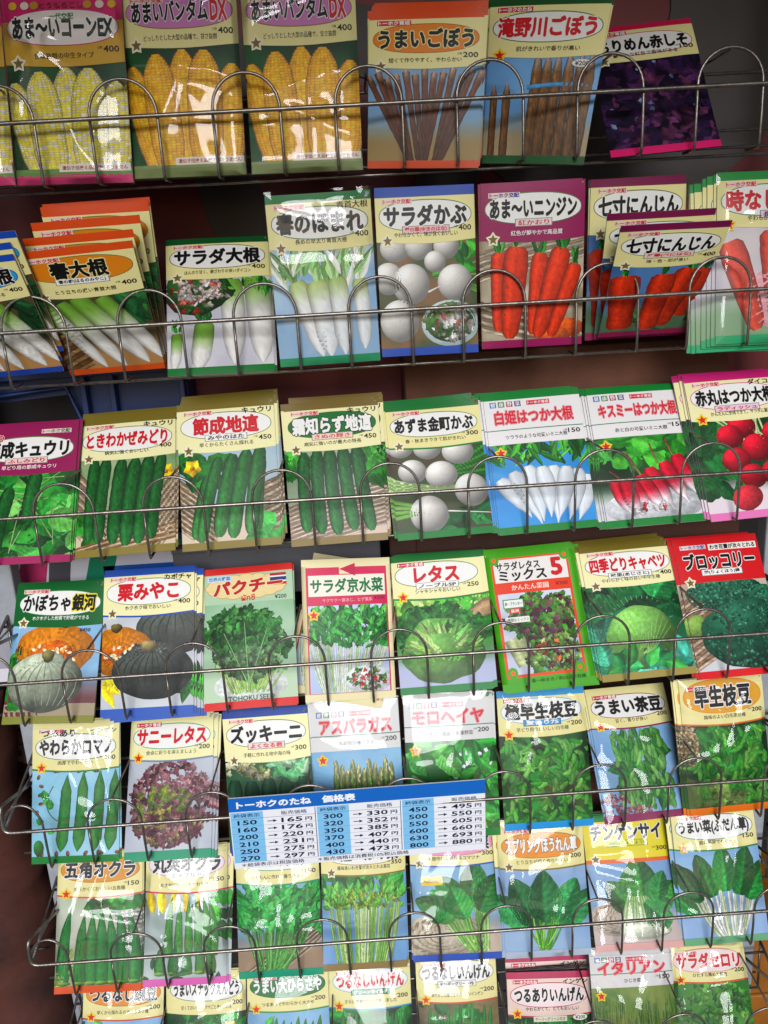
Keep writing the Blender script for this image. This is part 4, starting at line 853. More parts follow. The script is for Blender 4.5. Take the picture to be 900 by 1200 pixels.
STARC = {'r': 'd0281c', 'o': '7d6a3c'}
def design(id, seed):
    d = DESIGN[id]; hy = d['hy']; A = Art(seed, hy, 1.43)
    A.plain = id in ('homare', 'salad_kabu', 'azuma', 'shiro', 'haru', 'salad_dai'); A.base = d['base']; tcy = d.get('tcy', .26); title = d['title']; sm = 'small_lettering'
    strip, hdr = d['strip'], d['hdr']; top = d.get('top', .075)
    A.rect('top_strip', 0, 0, 1, top, strip, .08)
    A.rect('bottom_strip', 0, 1.425, 1, 1.5, d['foot'], .55)
    d['pic'](A); A.clip = (0, 0, 1, 1.5)
    if not d.get('mix') and not d.get('kyo') and not d.get('thai'):
        sag = .03 if d.get('oval') else 0
        if d.get('line'): A.band('header_panel', top, hy + d.get('lw', .018), d['line'], .60, sag)
        A.band('header_panel', top, hy, hdr, .64, sag)
    z = .70
    if d.get('oval'): A.oval(.5, tcy, .455, d.get('tsz', .18) * .72, *d['oval'], z=z)
    th = d.get('tsz', .172 if len(title) > 6 else .19)
    tw = min(.84, .17 * len(title)); tc = d.get('tc', BLK); to = d.get('to')
    if d.get('sub') and not d.get('oval'): th *= 1
    if d.get('mix'):
        for x0, y0, x1, y1, c, zz in ((.06, .11, .94, 1.37, 'e2592e', .08), (.085, .13, .915, .38, 'ece8e4', .70), (.07, .38, .93, .5, 'dc4a2c', .70)): A.rect('header_panel', x0, y0, x1, y1, c, zz)
        A.text('title_lettering', 'サラダレタス', .36, .205, .5, .095, BLK, .85, .03); A.text('title_lettering', 'ミックス', .4, .31, .54, .125, BLK, .85, .04)
        A.text('title_lettering', '5', .79, .25, .14, .2, RED, .85, .05); A.text(sm, 'かんたん菜園', .46, .44, .42, .062, 'f6e6d8', .85, .03); A.text('price_lettering', '¥300', .82, .435, .14, .04, '7a2a1c', .85, .01)
        for x, y in ((.1, .13), (.9, .13), (.13, 1.32), (.87, 1.32)): A.ell('header_panel', x, y, .055, .055, '5ab428', .74, p=2); A.star(x, y, .022, 'e2692e', 'e8803a', part='header_panel')
        A.rect('header_panel', .13, .56, .36, .66, '2a9a5c', .72); A.rect('header_panel', .14, .57, .35, .65, 'eef0ea', .76); A.text(sm, '鉢・プランター', .245, .61, .19, .04, '1a6a3c', .85, .02)
        A.rect('header_panel', .19, .66, .31, .71, 'd83a4a', .76); A.text(sm, '最適', .25, .685, .09, .035, WHT, .85, .02)
        A.rect('header_panel', .13, .75, .4, .81, 'f0eee8', .76); A.text(sm, '5種類をミックス', .265, .78, .25, .036, '2a4a3a', .85, .01)
        A.text(sm, '春〜秋まき／約25日で収穫', .62, 1.415, .6, .04, '2a5a1c', .85, .01)
        return A
    if d.get('kyo'):
        A.rect('header_panel', .045, .09, .955, 1.44, 'cc2a5c', .06); A.rect('picture_panel', .06, .5, .94, 1.42, 'c8d4e8', .1)
        A.rect('header_panel', .07, .175, .93, .40, 'f2ecdc', .70); A.rect('header_panel', .06, .40, .94, .49, 'cc2a5c', .70)
        V = [(.42, .11), (.6, .05), (.6, .09), (.94, .09), (.94, .15), (.6, .15), (.6, .19)]; A.put('header_panel', V, [(0, 1, 6), (2, 3, 4), (2, 4, 5)], hx('cc2a5c'), .78)
        A.rect('header_panel', .42, .08, .6, .165, 'ece2b8', .74)
        A.put('header_panel', V, [(0, 1, 6)], hx('c02050'), .8)
        A.text('title_lettering', title, .5, .29, .82, .16, '127a3c', .85, .04, WHT, .04); A.text(sm, 'サクサク一番あじ、ヒゲ葉系', .5, .445, .56, .04, 'f0c8c8', .85, .0); A.text('price_lettering', '¥200', .86, .43, .12, .035, BLK, .85)
        A.star(.12, .6, .05, STARC['r'], 'f0d040'); return A
    if d.get('thai'):
        A.band('header_panel', top, hy, hdr, .62, .0)
        for k in range(16):
            a = k * 2 * math.pi / 16; A.ell('header_panel', .48 + .36 * math.cos(a), .22 + .09 * math.sin(a), .1, .055, 'c89a5c', .70, p=2); A.ell('header_panel', .48 + .36 * math.cos(a), .22 + .09 * math.sin(a), .092, .048, 'ecd8a4', .74, p=2)
        A.ell('header_panel', .48, .22, .38, .1, 'ecd8a4', .78, p=2)
        for y0, y1, c in ((.1, .13, 'b0282c'), (.13, .145, WHT), (.145, .185, '2a3a7c'), (.185, .2, WHT), (.2, .23, 'b0282c')): A.rect('header_panel', .75, y0, .93, y1, c, .82)
        A.rect('header_panel', .05, .09, .32, .15, 'c8dcec', .82); A.text(sm, '世界の野菜', .185, .12, .24, .042, '2a5a9c', .88, .02)
        A.text('title_lettering', title, .5, .22, .78, .16, 'b82228', .9, .06, 'f4e6c0', .04, slant=-.05); A.text(sm, 'ผักชี', .5, .345, .15, .07, 'c02a2a', .9, .02)
        A.text('price_lettering', '¥200', .86, .36, .13, .045, BLK, .88, .01); return A
    tail = d.get('red_tail') or d.get('ytail')
    if tail:
        main = title[:-len(tail)]; f = len(main) / (len(main) + len(tail) * (.8 if d.get('red_tail') else 1)); x0 = .5 - tw / 2
        A.text('title_lettering', main, x0 + tw * f / 2 - .005, tcy, tw * f - .015, th, BLK, .9, .045, WHT, .05)
        A.text('title_lettering', tail, x0 + tw * (f + 1) / 2, tcy, tw * (1 - f) - .01, th, 'c82838' if d.get('red_tail') else BLK, .9, .05, WHT if d.get('red_tail') else 'e8d83a', .05 if d.get('red_tail') else .08)
    elif d.get('white'):
        A.text('title_lettering', title, .5, tcy, .82, .155, 'c8283a', .9, .04, 'd86070', .05)
        A.text('title_lettering', title, .5, tcy, .82, .155, 'd02c3c', .98, .036, 'f4e4e4', .016)
    else:
        A.text('title_lettering', title, .5, tcy, tw, th, tc, .9, .055, to, .055)
    if d.get('kenko'):
        for k, (ch, c) in enumerate(BIND):
            A.rect('header_panel', .06 + k * .085, .095, .125 + k * .085, .155, c, .74); A.text('mark_lettering', ch, .0925 + k * .085, .125, .05, .048, WHT, .85, .03)
        A.rect('header_panel', .44, .1, .68, .15, 'd03a50', .74); A.text('maker_lettering', 'トーホク育成', .56, .125, .22, .036, WHT, .85, .02)
        A.rect('header_panel', 0, hy - .16, 1, hy - .15, '4a8a6a', .74)
    elif not d.get('dots'):
        tx = d.get('tagx', .22); tg = d.get('tag', 'トーホク交配'); c = d.get('tagc', 'c8304a')
        A.rect('header_panel', tx - .15, top + .012, tx + .15, top + .058, c if d.get('tag') else 'f0d8d0', .82 if d.get('tag') else .82)
        A.text('maker_lettering', tg, tx, top + .035, .28, .042, WHT if d.get('tag') else c, .9, .04)
    if d.get('dots'):
        for x, c in ((.1, 'e0b83a'), (.2, 'ecdcd0'), (.28, 'c8983a'), (.72, 'c8983a'), (.82, 'ecdcd0'), (.92, 'e0b83a')): A.ell('header_panel', x, .12, .035, .03, c, .82, p=2)
        A.text(sm, 'とうもろこし', .5, .12, .36, .045, '8a3a2a', .85, .02); A.text(sm, '一代交配', .5, .205, .2, .05, '2a7a3c', .9, .02)
    if d.get('right'):
        if d.get('rightbox'): A.rect('header_panel', .4, .085, .97, .155, 'f0ece4', .74); A.text(sm, d['right'], .685, .12, .54, .055, BLK, .85, .04)
        else: A.text('kind_lettering', d['right'], .82, top + .035, .3, .06, BLK, .9, .03)
    if d.get('left'): A.text('kind_lettering', d['left'], .12, .17, .26, .09, RED, .9, .05, WHT, .05)
    if d.get('left2'): A.text('kind_lettering', d['left2'], .3, top + .055, .4, .08, BLK, .9, .05, WHT, .04)
    sy = tcy + .125
    if d.get('sub'):
        t, f, c = d['sub']; w = min(.42, .075 * len(t)); A.rect('header_panel', .5 - w / 2 - .03, sy - .035, .5 + w / 2 + .03, sy + .035, hx(f) * .6, .86); A.rect('header_panel', .5 - w / 2 - .022, sy - .029, .5 + w / 2 + .022, sy + .029, f, .90)
        A.text('variety_lettering', t, .5, sy, w, .047, c, .96, .03)
    dy = hy - .055 if not d.get('kenko') else hy - .075
    if d.get('desc'): A.text(sm, d['desc'], .53 if not d.get('price') else .5, dy, min(.64, .05 * len(d['desc'])), .046, d.get('descc', '2c2620'), .9, .012)
    if d.get('price'):
        A.text('price_lettering', d['price'], .895, hy - .10, .13, .05, '2c2620', .9, .02); A.text('price_lettering', '小袋', .8, hy - .11, .04, .022, '2c2620', .9, .0)
    for kk in ('badge', 'badge2'):
        if d.get(kk):
            x, y, t = d[kk]
            if kk == 'badge': A.ell('header_panel', x, y, .085, .035, 'f0ece0', .8, p=2)
            A.text('price_lettering', '¥' + t, x, y, .12, .042, '1c2a4c', .9, .015)
    if d.get('star'):
        A.star(.11, hy + (.09 if d.get('starin') else -.005), .05, STARC[d['star']], 'f0d040' if d['star'] == 'r' else 'f4ecd0')
    if d.get('yellow'): A.rect('header_panel', .12, .56, .36, .66, 'e8c81c', .8); A.text(sm, d['yellow'], .24, .61, .21, .05, '3a2a10', .9, .02)
    if d.get('pill'): t, x, y = d['pill']; A.rect('header_panel', x - .2, y - .03, x + .2, y + .03, 'e4e0cc', .8); A.text(sm, t, x, y, .36, .04, '2a4a2a', .9, .01)
    return A
# ------------------------------------------------------------------ place and surroundings
ROWH, PITCH = .1646, .1
def struct(o): o['kind'] = 'structure'; return o
g = MB(); g.box(-30, 30, -30, 30, -1.36, -1.35); struct(g.build('ground', M_GROUND))
g = MB(); g.box(-2.2, 2.2, -1.12, .65, .47, .51); struct(g.build('added_canopy', M_ADDED_CANOPY))  # unseen canopy, added overhead to shade the upper rows
g = MB(); g.box(-2.2, 2.2, .60, .66, -1.35, .47); tag(g.build('back_wall', M_DARK), 'near black wall far behind the wire rack', 'wall')

# maroon printed board behind the upper baskets
b = empty('display_board', (0, .20, -.36)); tag(b, 'dark red board with big grey ring marks behind the two upper rows', 'board')
m = MB(); m.box(-.75, .75, 0, .012, .04, .72); bevel(m.build('board_panel', M_MAROON, b))
def ring(cx, cz, r0, r1, a0, a1, n=60):
    m = MB(); th = np.linspace(a0, a1, n)
    V = [(cx + r * math.cos(t), y, cz + r * math.sin(t)) for t in th for r in (r0, r1) for y in (-.003, -.0005)]
    F = []
    for i in range(n - 1):
        a = 4 * i; c = a + 4; F += [(a, a + 2, c + 2, c), (a + 1, c + 1, c + 3, a + 3), (a, c, c + 1, a + 1), (a + 2, a + 3, c + 3, c + 2)]
    return V, F
for cx, cz, r0, r1 in ((-.03, .345, .085, .15), (.27, .475, .05, .2)):
    V, F = ring(cx, cz, r0, r1, 0, 6.2832); mesh_obj('ring_mark', V, F, M_GREYPRINT, b)

# blue plastic crate (open lattice side) behind the second and third rows, left
cr = empty('plastic_crate', (-.36, .135, -.40)); tag(cr, 'blue plastic crate with a hand hole behind the white radish packets', 'crate')
m = MB(); m.box(-.17, .155, .02, .03, 0, .19); m.box(-.17, -.16, .03, .25, 0, .19); m.box(.145, .155, .03, .25, 0, .19)
bevel(m.build('crate_wall', M_CRATE, cr))
m = MB()
for z in (.0, .085, .182): m.box(-.17, .155, .004, .02, z, z + .008)
for x in (-.17, -.105, -.085, .045, .075, .148): m.box(x, x + .006, .006, .02, .0, .19)
m.tube([(-.085, .01, .125), (-.06, .01, .165), (.03, .01, .172), (.045, .01, .125)], .003)
bevel(m.build('crate_ribs', M_CRATE, cr), .001)
m = MB(); V = [(-.08, .018, .10), (.042, .018, .10), (.042, .018, .135), (.028, .018, .163), (-.058, .018, .158), (-.08, .018, .13)]
V2 = [(x, .0195, z) for x, y, z in V]; F = [tuple(range(6)), tuple(range(11, 5, -1))] + [(i, i + 6, (i + 1) % 6 + 6, (i + 1) % 6) for i in range(6)]
mesh_obj('hand_hole_shade', V + V2, F, M_DARK, cr)  # near-black plate on the solid wall stands for the shade inside the hole

# brown carton behind the second and third rows, right
c = empty('cardboard_carton', (.19, .13, -.42)); tag(c, 'plain brown carton with a folded seam behind the carrot packets', 'carton')
m = MB(); m.box(-.165, .18, 0, .065, .02, .205); bevel(m.build('carton_box', M_CARD, c), .003)
m = MB(); m.box(-.164, .179, -.003, 0, .155, .205); bevel(m.build('carton_flap', M_CARD, c), .0015)
c = empty('wooden_rail', (.19, .125, -.445)); tag(c, 'brown wooden rail running under the third row of packets', 'rail')
m = MB(); m.box(-.19, .20, 0, .02, 0, .042); m.box(-.19, -.16, -.004, 0, .0, .13); bevel(m.build('rail_board', M_WOOD, c), .002)
c = empty('wooden_board', (.05, .16, -.86)); tag(c, 'dark brown wooden board behind the lower rows of packets', 'board')
m = MB(); m.box(-.36, .33, 0, .015, 0, .36)
for x in (-.2, .0, .17): m.box(x, x + .02, -.006, 0, 0, .36)
bevel(m.build('board_panel', M_WOOD, c), .002)
# grey shelf edge and printed carton, left
c = empty('grey_shelf_panel', (-.14, .135, -.47)); tag(c, 'plain grey panel between the third and fourth rows', 'panel')
m = MB(); m.box(-.10, .13, 0, .01, 0, .062); m.box(-.10, .13, -.004, 0, .054, .062); bevel(m.build('panel_sheet', M_GREYSHELF, c), .0015)
c = empty('printed_carton', (-.35, .145, -.56)); tag(c, 'white printed carton with magenta and green bands behind the pumpkin packets', 'carton')
A = Art(901, 0, 1); A.base = 'e4e0e4'
m = MB(); m.box(-.15, .15, .002, .06, 0, .165); bevel(m.build('carton_box', mat('white_card', 'd8d6d8', .5, noise=.05), c), .002)
class Flat(Art):
    def obj(s, name, w, h, parent, y=-.0008):
        s.flush(); VV, FF, CC, b = [], [], [], 0
        for nm in s.P:
            for V, z, F, C in s.P[nm]:
                VV.append(np.stack([(V[:, 0] - .5) * w, y - z * .001, (1 - V[:, 1]) * h], 1)); FF += (F + b).tolist(); CC.append(C); b += len(V)
        return mesh_obj(name, np.concatenate(VV), FF, M_PRINT, parent, False, np.concatenate(CC))
P = Flat(902)
P.rect('p', 0, 0, 1, 1, 'dcd8e0', .1); P.rect('p', 0, 0, .5, .07, 'b82a6c', .2)
P.ell('p', .13, .07, .12, .12, 'b82a6c', .2)
P.text('p', 'ちぎ', .17, .2, .1, .11, '8a3a8c', .4, .04)
for V, col in (([(.33, 0), (.42, 0), (.38, .3), (.27, .3)], 'b83a6c'), ([(.42, 0), (.5, 0), (.46, .4), (.38, .4)], '5a565c'), ([(.58, 0), (.68, 0), (.6, .45), (.5, .45)], '1f8a6c')):
    P.put('p', V, [(0, 1, 2, 3)], hx(col), .3)
P.rect('p', .76, .0, .92, .12, '1f8a6c', .3); P.rect('p', .8, .0, .83, .09, 'dcd8e0', .36); P.rect('p', .87, .0, .89, .09, 'dcd8e0', .36)
P.rect('p', .6, .2, 1, .27, '2a62b4', .3); P.rect('p', 0, .35, .3, .9, 'a8a4ac', .2)
# (lettering is finished further down, once all strings are known)
# red sack with pale lettering, and the brown post, left
s = empty('red_sack', (-.56, .22, -.85)); tag(s, 'dark red sack with pale lettering leaning beside the rack', 'sack')
n = 14; X, Z = np.meshgrid(np.linspace(-.16, .13, n), np.linspace(0, .30, n), indexing='ij')
dd = .03 * np.sin((X + .16) / .29 * math.pi) * np.sin(Z / .3 * math.pi) ** .5 + .012 * fbm(X * 14, Z * 14, 3)
V = np.r_[np.stack([X.ravel(), -dd.ravel(), Z.ravel()], 1), np.stack([X.ravel(), .03 + dd.ravel(), Z.ravel()], 1)]
f = gridf(n, n); mesh_obj('sack_body', V, f.tolist() + (f[:, ::-1] + n * n).tolist(), M_SACK, s, True)
SACK = Flat(903); SACK.text('p', '培', .80, .35, .12, .2, 'a89088', .1, .03); SACK.text('p', '2', .72, .6, .1, .22, 'a89088', .1, .03)
SACKROOT = s
s = empty('wooden_post', (-.505, .13, -1.35)); tag(s, 'thick brown weathered post with a thin dark wire tied round it', 'post')
m = MB(); zz = np.linspace(0, .78, 40); r = np.random.RandomState(4)
m.tube([(.012 * math.sin(z * 5), .008 * math.cos(z * 4), z) for z in zz], .058 + .004 * fbm(zz * 9, zz * 3, 5) + .003 * r.randn(40), 28)
m.build('post_trunk', M_LOG, s, True)
m = MB(); m.tube([(.062 * math.cos(t), .062 * math.sin(t), .478 + .004 * math.sin(t * 2)) for t in np.linspace(0, 6.28, 40)], .0016, 6); m.tube([(.05, -.05, .478), (.07, -.06, .483), (.078, -.055, .48)], .0016, 6)
m.build('tied_wire', M_STRING, s, True)
s = empty('ochre_box', (.52, .20, -1.30)); tag(s, 'ochre yellow wooden box standing low at the right', 'box')
m = MB(); m.box(-.085, .13, 0, .15, 0, .145); m.box(-.085, .13, .0, .15, .148, .27); bevel(m.build('box_boards', M_YELLOW, s), .003)

# ------------------------------------------------------------------ the wire rack: one thing, seven baskets
rack = empty('seed_rack', (0, 0, -1.35)); tag(rack, 'grey wire display rack with seven long baskets full of seed packets', 'display rack')
Z0 = 1.35
XL, XR = -.412, .432
for x in (-.411, .416):
    m = MB(); m.box(x - .011, x + .011, .095, .117, 0, 1.9 + (-.0)); bevel(m.build('side_post', M_POST, rack), .002)
def rounded(pts, r=.006, n=5):
    out = [np.array(pts[0], float)]
    for a, b, c in zip(pts, pts[1:], pts[2:]):
        a, b, c = (np.array(q, float) for q in (a, b, c)); u = (a - b) / np.linalg.norm(a - b); v = (c - b) / np.linalg.norm(c - b)
        for t in np.linspace(0, 1, n): out.append((b + u * r) * (1 - t) ** 2 + 2 * b * t * (1 - t) + (b + v * r) * t * t)
    out.append(np.array(pts[-1], float)); return out
for k in range(7):
    z = Z0 - ROWH * k
    m = MB()
    BK, UP, DN = .098, .029, .048
    m.tube([(XL, .032, z - DN - .002), (XR, .032, z - DN - .002)], .0014); m.tube([(XL, .09, z - DN + .012), (XR, .09, z - DN + .012)], .0014)
    m.tube([(XL, BK, z - .02), (XR, BK, z - .02)], .0014)
    for x in (XL, XR):
        m.tube([(x, .09, z - DN + .012), (x, BK - .006, z + .029)], .0015)
        m.tube([(x, .0, z), (x, BK, z + .034)], .0017)
    bk = m.build('wire_basket', M_WIRE, rack, True)
    m = MB(); m.tube(rounded([(XL + .03, BK, z + .02), (XL, .0, z + UP), (XL, -.0025, z), (XR, -.0025, z), (XR, .0, z + UP), (XR - .03, BK, z + .02)], .008), .0018, 10)
    m.build('front_rail', M_WIRE, bk, True)
    m = MB(); m.tube([(XL, BK - .016, z + UP - .003), (XR, BK - .016, z + UP - .003)], .0016); m.build('back_wire', M_WIRE, bk, True)
    for j in range(-4, 5):
        cx = j * PITCH; hw = .0275; P_ = []
        x0 = max(cx - hw, XL); x1 = min(cx + hw, XR)
        P_.append((x0, .026, z - DN + .001)); P_ += [(x0, .003, z - DN), (x0, .0015, z - DN + .004), (x0, .0005, z - .02), (x0, .0005, z)]
        for t in np.linspace(math.pi, 0, 17): P_.append((cx + (x1 - x0) / 2 * math.cos(t) + (x0 + x1 - 2 * cx) / 2, .0005, z + UP * math.sin(t) ** .9 if 0 < t < math.pi else z))
        P_ += [(x1, .0005, z - .02), (x1, .0015, z - DN + .004), (x1, .003, z - DN), (x1, .026, z - DN + .001)]
        if j == -4: P_ = P_[4:]
        m = MB(); m.tube(P_, .0013); m.build('wire_arch', M_WIRE, bk, True)
        m = MB(); m.tube([(cx, .0, z + UP - .001), (cx, BK - .016, z + UP)], .0011); m.build('divider_wire', M_WIRE, bk, True)
# the price board clipped to the fifth rail
PB = empty('price_board', (POSE['price'][0], -.0068, POSE['price'][2])); tag(PB, 'white price list with a blue heading clipped over the fifth rail', 'price sign')
pl = POSE['price']; PB.rotation_mode = 'YXZ'; PB.rotation_euler = (R(-.5), R(pl[4]), R(pl[5]))
bw, bh = pl[6], pl[7]
m = MB(); m.box(-bw / 2, bw / 2, -.0008, .0012, 0, bh); bevel(m.build('board_panel', mat('white_board', 'e6e6ec', .35, coat=.3), PB), .0005)
S = Flat(904)
S.rect('h', 0, 0, 1, .19, '1f6ab8', .1); S.text('h', 'トーホクのたね　価格表', .26, .1, .46, .105, 'f2f4f8', .2, .05)
PH = S; T = Flat(905)
cols = ([150, 160, 200, 210, 250, 270], [165, 176, 220, 231, 275, 297]), ([300, 320, 350, 370, 400, 430], [330, 352, 385, 407, 440, 473]), ([450, 500, 550, 600, 630, 800], [495, 550, 605, 660, 693, 880])
for c, (a, b_) in enumerate(cols):
    x = c / 3 + .004
    T.rect('t', x, .2, x + .125, .905, '8cc4e8', .1)
    T.text('t', '絵袋表示', x + .062, .245, .1, .055, '3a4a6a', .3, .01); T.text('t', '販売価格', x + .245, .245, .1, .055, '3a4a6a', .3, .01)
    T.rect('t', x, .29, x + .325, .294, '5a6a80', .2)
    for r_ in range(6):
        y = .345 + r_ * .102
        T.text('t', str(a[r_]), x + .062, y, .075, .066, '1c2440', .3, .02); T.text('t', str(b_[r_]), x + .235, y, .082, .066, '1c2440', .3, .02)
        T.text('t', '円', x + .3, y + .005, .026, .05, '1c2440', .3, .02)
        T.rect('t', x + .14, y - .005, x + .165, y + .005, '1c2440', .3); T.put('t', [(x + .163, y - .02), (x + .177, y), (x + .163, y + .02)], [(0, 1, 2)], hx('1c2440'), .36)
        T.rect('t', x, y + .05, x + .325, y + .053, '8a94a8', .2)
    if c: T.rect('t', x - .008, .2, x - .005, .905, '5a6a80', .2)
T.text('t', '＊絵袋表示は税抜価格　　＊販売価格は消費税10%税込価格', .36, .945, .66, .055, '3a3f50', .3, .01)
# ------------------------------------------------------------------ seed packets
SHORT = {}   # id -> (front label, short name used for the packets behind it)
L = {}
def lab(id, full, short): L[id] = (full, short)
lab('corn_edge', 'pink footed corn packet cut off by the left edge in the top row', 'corn packet at the left edge')
lab('corn_ex', 'packet of white speckled yellow corn cobs with a pink heading', 'white speckled corn')
lab('corn_a', 'packet of plain yellow corn cobs beside the white speckled corn', 'left plain corn')
lab('corn_b', 'packet of plain yellow corn cobs beside the orange topped burdock', 'right plain corn')
lab('gobo_a', 'orange edged packet of brown burdock roots fanned out under an orange oval', 'fanned burdock')
lab('gobo_b', 'slanting packet of burdock roots tied with a blue band, red title', 'tied burdock')
lab('perilla', 'pink edged packet of dark purple perilla leaves', 'purple perilla')
lab('blue_edge', 'blue edged white radish packet cut off by the left edge', 'blue edged radish')
lab('haru', 'orange edged radish packet with an orange oval, foremost of its fanned stack', 'orange oval radish')
lab('haru1', 'orange edged radish packet second in the fanned stack', 'fanned radish')
lab('haru2', 'orange edged radish packet third in the fanned stack', 'fanned radish')
lab('haru3', 'orange edged radish packet rearmost and highest in the fanned stack', 'rearmost orange radish')
lab('salad_dai', 'packet of white radishes beside a round plate of salad, green foot', 'salad plate radish')
lab('homare', 'glossy green edged packet of white radishes with leafy tops on pale blue', 'glossy pale blue radish')
lab('salad_kabu', 'blue edged packet of round white turnips with a bowl of salad', 'salad bowl turnip')
lab('ninjin', 'purple headed packet of five long orange carrots', 'purple headed carrot')
lab('nana3', 'short carrot packet standing straight behind the two drooping ones', 'straight short carrot')
lab('nana2', 'short carrot packet drooping between the front one and the straight one', 'drooping carrot')
lab('nana1', 'foremost drooping packet of short red carrots with purple edge', 'foremost drooping carrot')
lab('toki', 'glossy carrot packet with red title and green edge at the right edge', 'red titled carrot')
lab('fushi', 'purple headed packet of cucumbers hanging among leaves, at the left edge', 'purple headed cucumber')
lab('tokiwa', 'cucumber packet with a yellow flower at the right and red title', 'right flower cucumber')
lab('jibai', 'cucumber packet with a yellow flower at the left and four big red characters', 'left flower cucumber')
lab('shimo', 'packet of five cucumbers with white title on a dark green oval', 'green oval cucumber')
lab('azuma', 'green edged packet of round white turnips with leaf stalks, no bowl', 'green edged turnip')
lab('shiro', 'packet of white icicle radishes on bright blue with red title', 'white icicle radish')
lab('kiss', 'packet of long radishes half red and half white, red title', 'red and white radish')
lab('akamaru', 'pink edged packet of round red radishes', 'round red radish')
lab('ginga', 'dark green headed packet of a pale grey green pumpkin', 'grey pumpkin')
lab('kuri', 'blue edged packet of black skinned pumpkins and an orange half', 'black pumpkin')
lab('pakuchi', 'red edged packet of coriander with a small striped flag', 'coriander')
lab('mizuna1', 'cream packet tilted clockwise behind the mizuna packet with a magenta frame', 'tilted mizuna')
lab('mizuna', 'cream packet of slender mizuna leaves with magenta frame and arrow', 'mizuna')
lab('letasu', 'packet of one pale green lettuce with three red characters in an oval', 'green lettuce')
lab('mix5', 'bright green packet of mixed lettuce leaves with a big red 5', 'mixed lettuce')
lab('cabbage', 'packet of a round green cabbage with dark outer leaves', 'cabbage')
lab('broc', 'red headed packet of dark green broccoli', 'broccoli')
lab('roma', 'glossy packet of four broad green bean pods on pale blue', 'broad bean pod')
lab('sunny', 'packet of frilly purple red lettuce with red title', 'red lettuce')
lab('zuk', 'blue edged packet of dark green courgettes half hidden by the price board', 'courgette')
lab('aspa', 'white headed packet of asparagus spears above the price board', 'asparagus')
lab('moro', 'white headed packet of mallow leaves above the right of the price board', 'mallow leaf')
lab('goku', 'glossy packet of dark green soybean pods with a blue foot', 'blue footed soybean')
lab('cha', 'packet of pale green soybean pods with a purple foot and pink beans', 'purple footed soybean')
lab('wase', 'glossy packet of soybean pods with an orange foot and big black title', 'orange footed soybean')
lab('gokaku', 'glossy okra packet with an orange oval and orange foot', 'orange footed okra')
lab('maru', 'glossy okra packet with a pink oval and pink foot', 'pink footed okra')
lab('shun', 'packet of feathery crown daisy leaves with a teal foot', 'crown daisy')
lab('nabana', 'packet of flowering greens with long pale stems and brown foot', 'flowering greens')
lab('koma', 'packet of mustard spinach with a yellow badge and blue foot', 'mustard spinach')
lab('horen', 'glossy pale blue packet of a spinach plant with an orange oval', 'spinach')
lab('chin', 'packet of pak choi under a bright yellow heading', 'pak choi')
lab('umaina', 'glossy packet of white stemmed chard at the right end of the sixth row', 'chard')
lab('v0', 'orange oval pea pod packet under the orange footed okra', 'bottom orange oval pea')
lab('v1', 'glossy pea packet with yellow flowers under the pink footed okra', 'flowered pea')
lab('v2', 'bottom row packet of flat pea pods with white title on a green oval', 'flat pea pod')
lab('v3', 'bottom row packet of green beans with a white on green label line', 'label line bean')
lab('v4', 'bottom row packet of green beans with a cream heading under the mustard spinach', 'cream headed bean')
lab('v5', 'front green bean packet with a purple red edge and pink oval in the bottom row', 'front pink oval bean')
lab('v5b', 'green bean packet peeping out above the front pink oval bean packet', 'peeping pink oval bean')
lab('v6', 'bottom row packet of thin thread-like greens under the pak choi', 'thread greens')
lab('v7', 'glossy bottom row packet of bright green herb under the chard', 'herb')

SAME = {'corn_edge': 'corn_ex', 'corn_b': 'corn_a', 'haru1': 'haru', 'haru2': 'haru', 'haru3': 'haru', 'nana1': 'nana', 'nana2': 'nana', 'nana3': 'nana', 'mizuna1': 'mizuna', 'v5b': 'v5'}
# packets standing behind the front one: how many, and the step to the next in mm (right, up, back)
STACK = {'gobo_a': (5, .3, 2.0, 2.0), 'gobo_b': (3, -1.2, 1.0, 2.0), 'haru3': (2, .6, 1.5, 2.0), 'blue_edge': (2, 1.5, 9, 3), 'salad_dai': (2, .9, .6, 2), 'homare': (1, -.8, .6, 2), 'salad_kabu': (1, -.8, 1, 2), 'ninjin': (1, .8, .4, 2),
         'nana3': (1, .8, 1, 2), 'toki': (6, -3.6, -1.2, 2), 'fushi': (2, 1, 1, 2), 'tokiwa': (2, .8, 4.5, 2), 'jibai': (4, 1.1, 2.6, 2), 'shimo': (4, .7, 2.3, 2), 'azuma': (3, -1.3, 2.2, 2), 'shiro': (4, -1.6, 1.2, 2), 'kiss': (4, -1.9, .9, 2),
         'akamaru': (3, -2, 1.6, 2), 'ginga': (1, .7, 1, 2), 'kuri': (4, 2.7, -1.1, 2), 'pakuchi': (2, -.9, .2, 2), 'mizuna1': (1, 6, -2, 2), 'letasu': (3, 1.6, .8, 2), 'mix5': (3, 2.2, -.4, 2), 'cabbage': (5, -1.0, 2.2, 2), 'broc': (3, -1.8, .9, 2),
         'roma': (1, 1.5, .5, 2), 'sunny': (3, 2.2, -.8, 2), 'zuk': (2, -1.4, .8, 2), 'aspa': (2, -2.4, .4, 2), 'moro': (2, 1.8, -.5, 2), 'goku': (1, 1.5, .5, 2), 'cha': (2, -1.6, -.2, 2), 'wase': (2, -2.4, .2, 2), 'gokaku': (1, .8, 1, 2),
         'maru': (2, 1.6, .4, 2), 'shun': (1, -1, 1, 2), 'nabana': (2, 1.1, .4, 2), 'koma': (1, -1, 1, 2), 'horen': (2, -1.6, .4, 2), 'chin': (2, 1.4, .6, 2), 'umaina': (2, -1.2, .4, 2), 'v1': (1, 1, 1, 2), 'v3': (1, -1, 1, 2), 'v6': (1, -1, 1, 2), 'v7': (1, -1.5, 1, 2)}
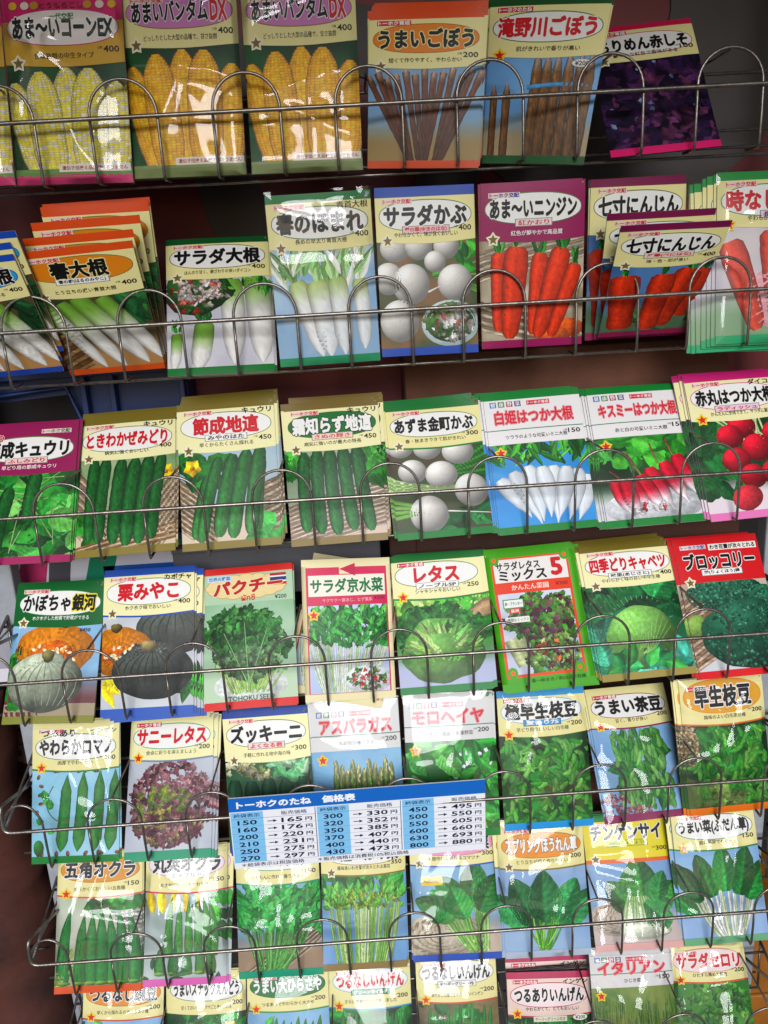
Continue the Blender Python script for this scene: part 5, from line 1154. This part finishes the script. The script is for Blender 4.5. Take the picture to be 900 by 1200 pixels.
ORD = ['next', 'second', 'third', 'fourth', 'fifth', 'rearmost']
GROUP = 'seed packets in the wire baskets'
def place(root, p, dx=0, dz=0, dy=0, rr=0):
    root.rotation_mode = 'YXZ'; root.rotation_euler = (R(-p[3]), R(p[4] + rr), R(p[5]))
    off = root.rotation_euler.to_matrix() @ __import__('mathutils').Vector((dx, dy, dz))
    root.location = (p[0] + off.x, p[1] + off.y, p[2] + off.z)
def copy_tree(o, parent=None):
    c = o.copy(); COL.objects.link(c)
    if parent: c.parent = parent
    for ch in o.children:
        if ch.name.split('.')[0] != 'clear_film' and ch.name.split('.')[0] != 'star_badge' or parent is None and ch.name.split('.')[0] == 'star_badge': copy_tree(ch, c)
    return c
ARTS = {}
ids = [i for i in POSE if i != 'price']
for n_, i in enumerate(ids):
    s = SAME.get(i, i)
    if s not in ARTS: ARTS[s] = design(s, 100 + 13 * n_)
make_texts()
P.obj('printed_face', .30, .165, c if False else bpy.data.objects['printed_carton'])
SACK.obj('pale_lettering', .29, .30, SACKROOT, -.046)
PH.obj('blue_heading', bw, bh, PB); T.obj('price_table', bw, bh, PB)
jr = np.random.RandomState(8)
FILM = {'corn_edge': 2.4, 'corn_b': 2.8}
for n_, i in enumerate(ids):
    s = SAME.get(i, i); p = POSE[i]; d = DESIGN[s]
    root = empty('seed_packet'); tag(root, L[i][0], 'seed packet', GROUP)
    a = ARTS[s]; a.seed = 100 + 31 * n_
    a.build(p[6], p[7], root, p[8], film=FILM.get(i, d.get('film', 0)))
    place(root, p, dy=.012 if i == 'v5b' else 0)
    st = STACK.get(i)
    if st:
        for k in range(1, st[0] + 1):
            r2 = copy_tree(root); w = ORD[k - 1] if k < st[0] or st[0] == 1 else 'rearmost'
            r2['label'] = f"{w} packet behind the {L[i][1]} packet, only its edges showing"
            place(r2, p, dx=(st[1] * k + jr.uniform(-.9, .9)) * .001, dz=(st[2] * k + jr.uniform(-.8, .8)) * .001, dy=st[3] * k * .001, rr=jr.uniform(-1.3, 1.3))
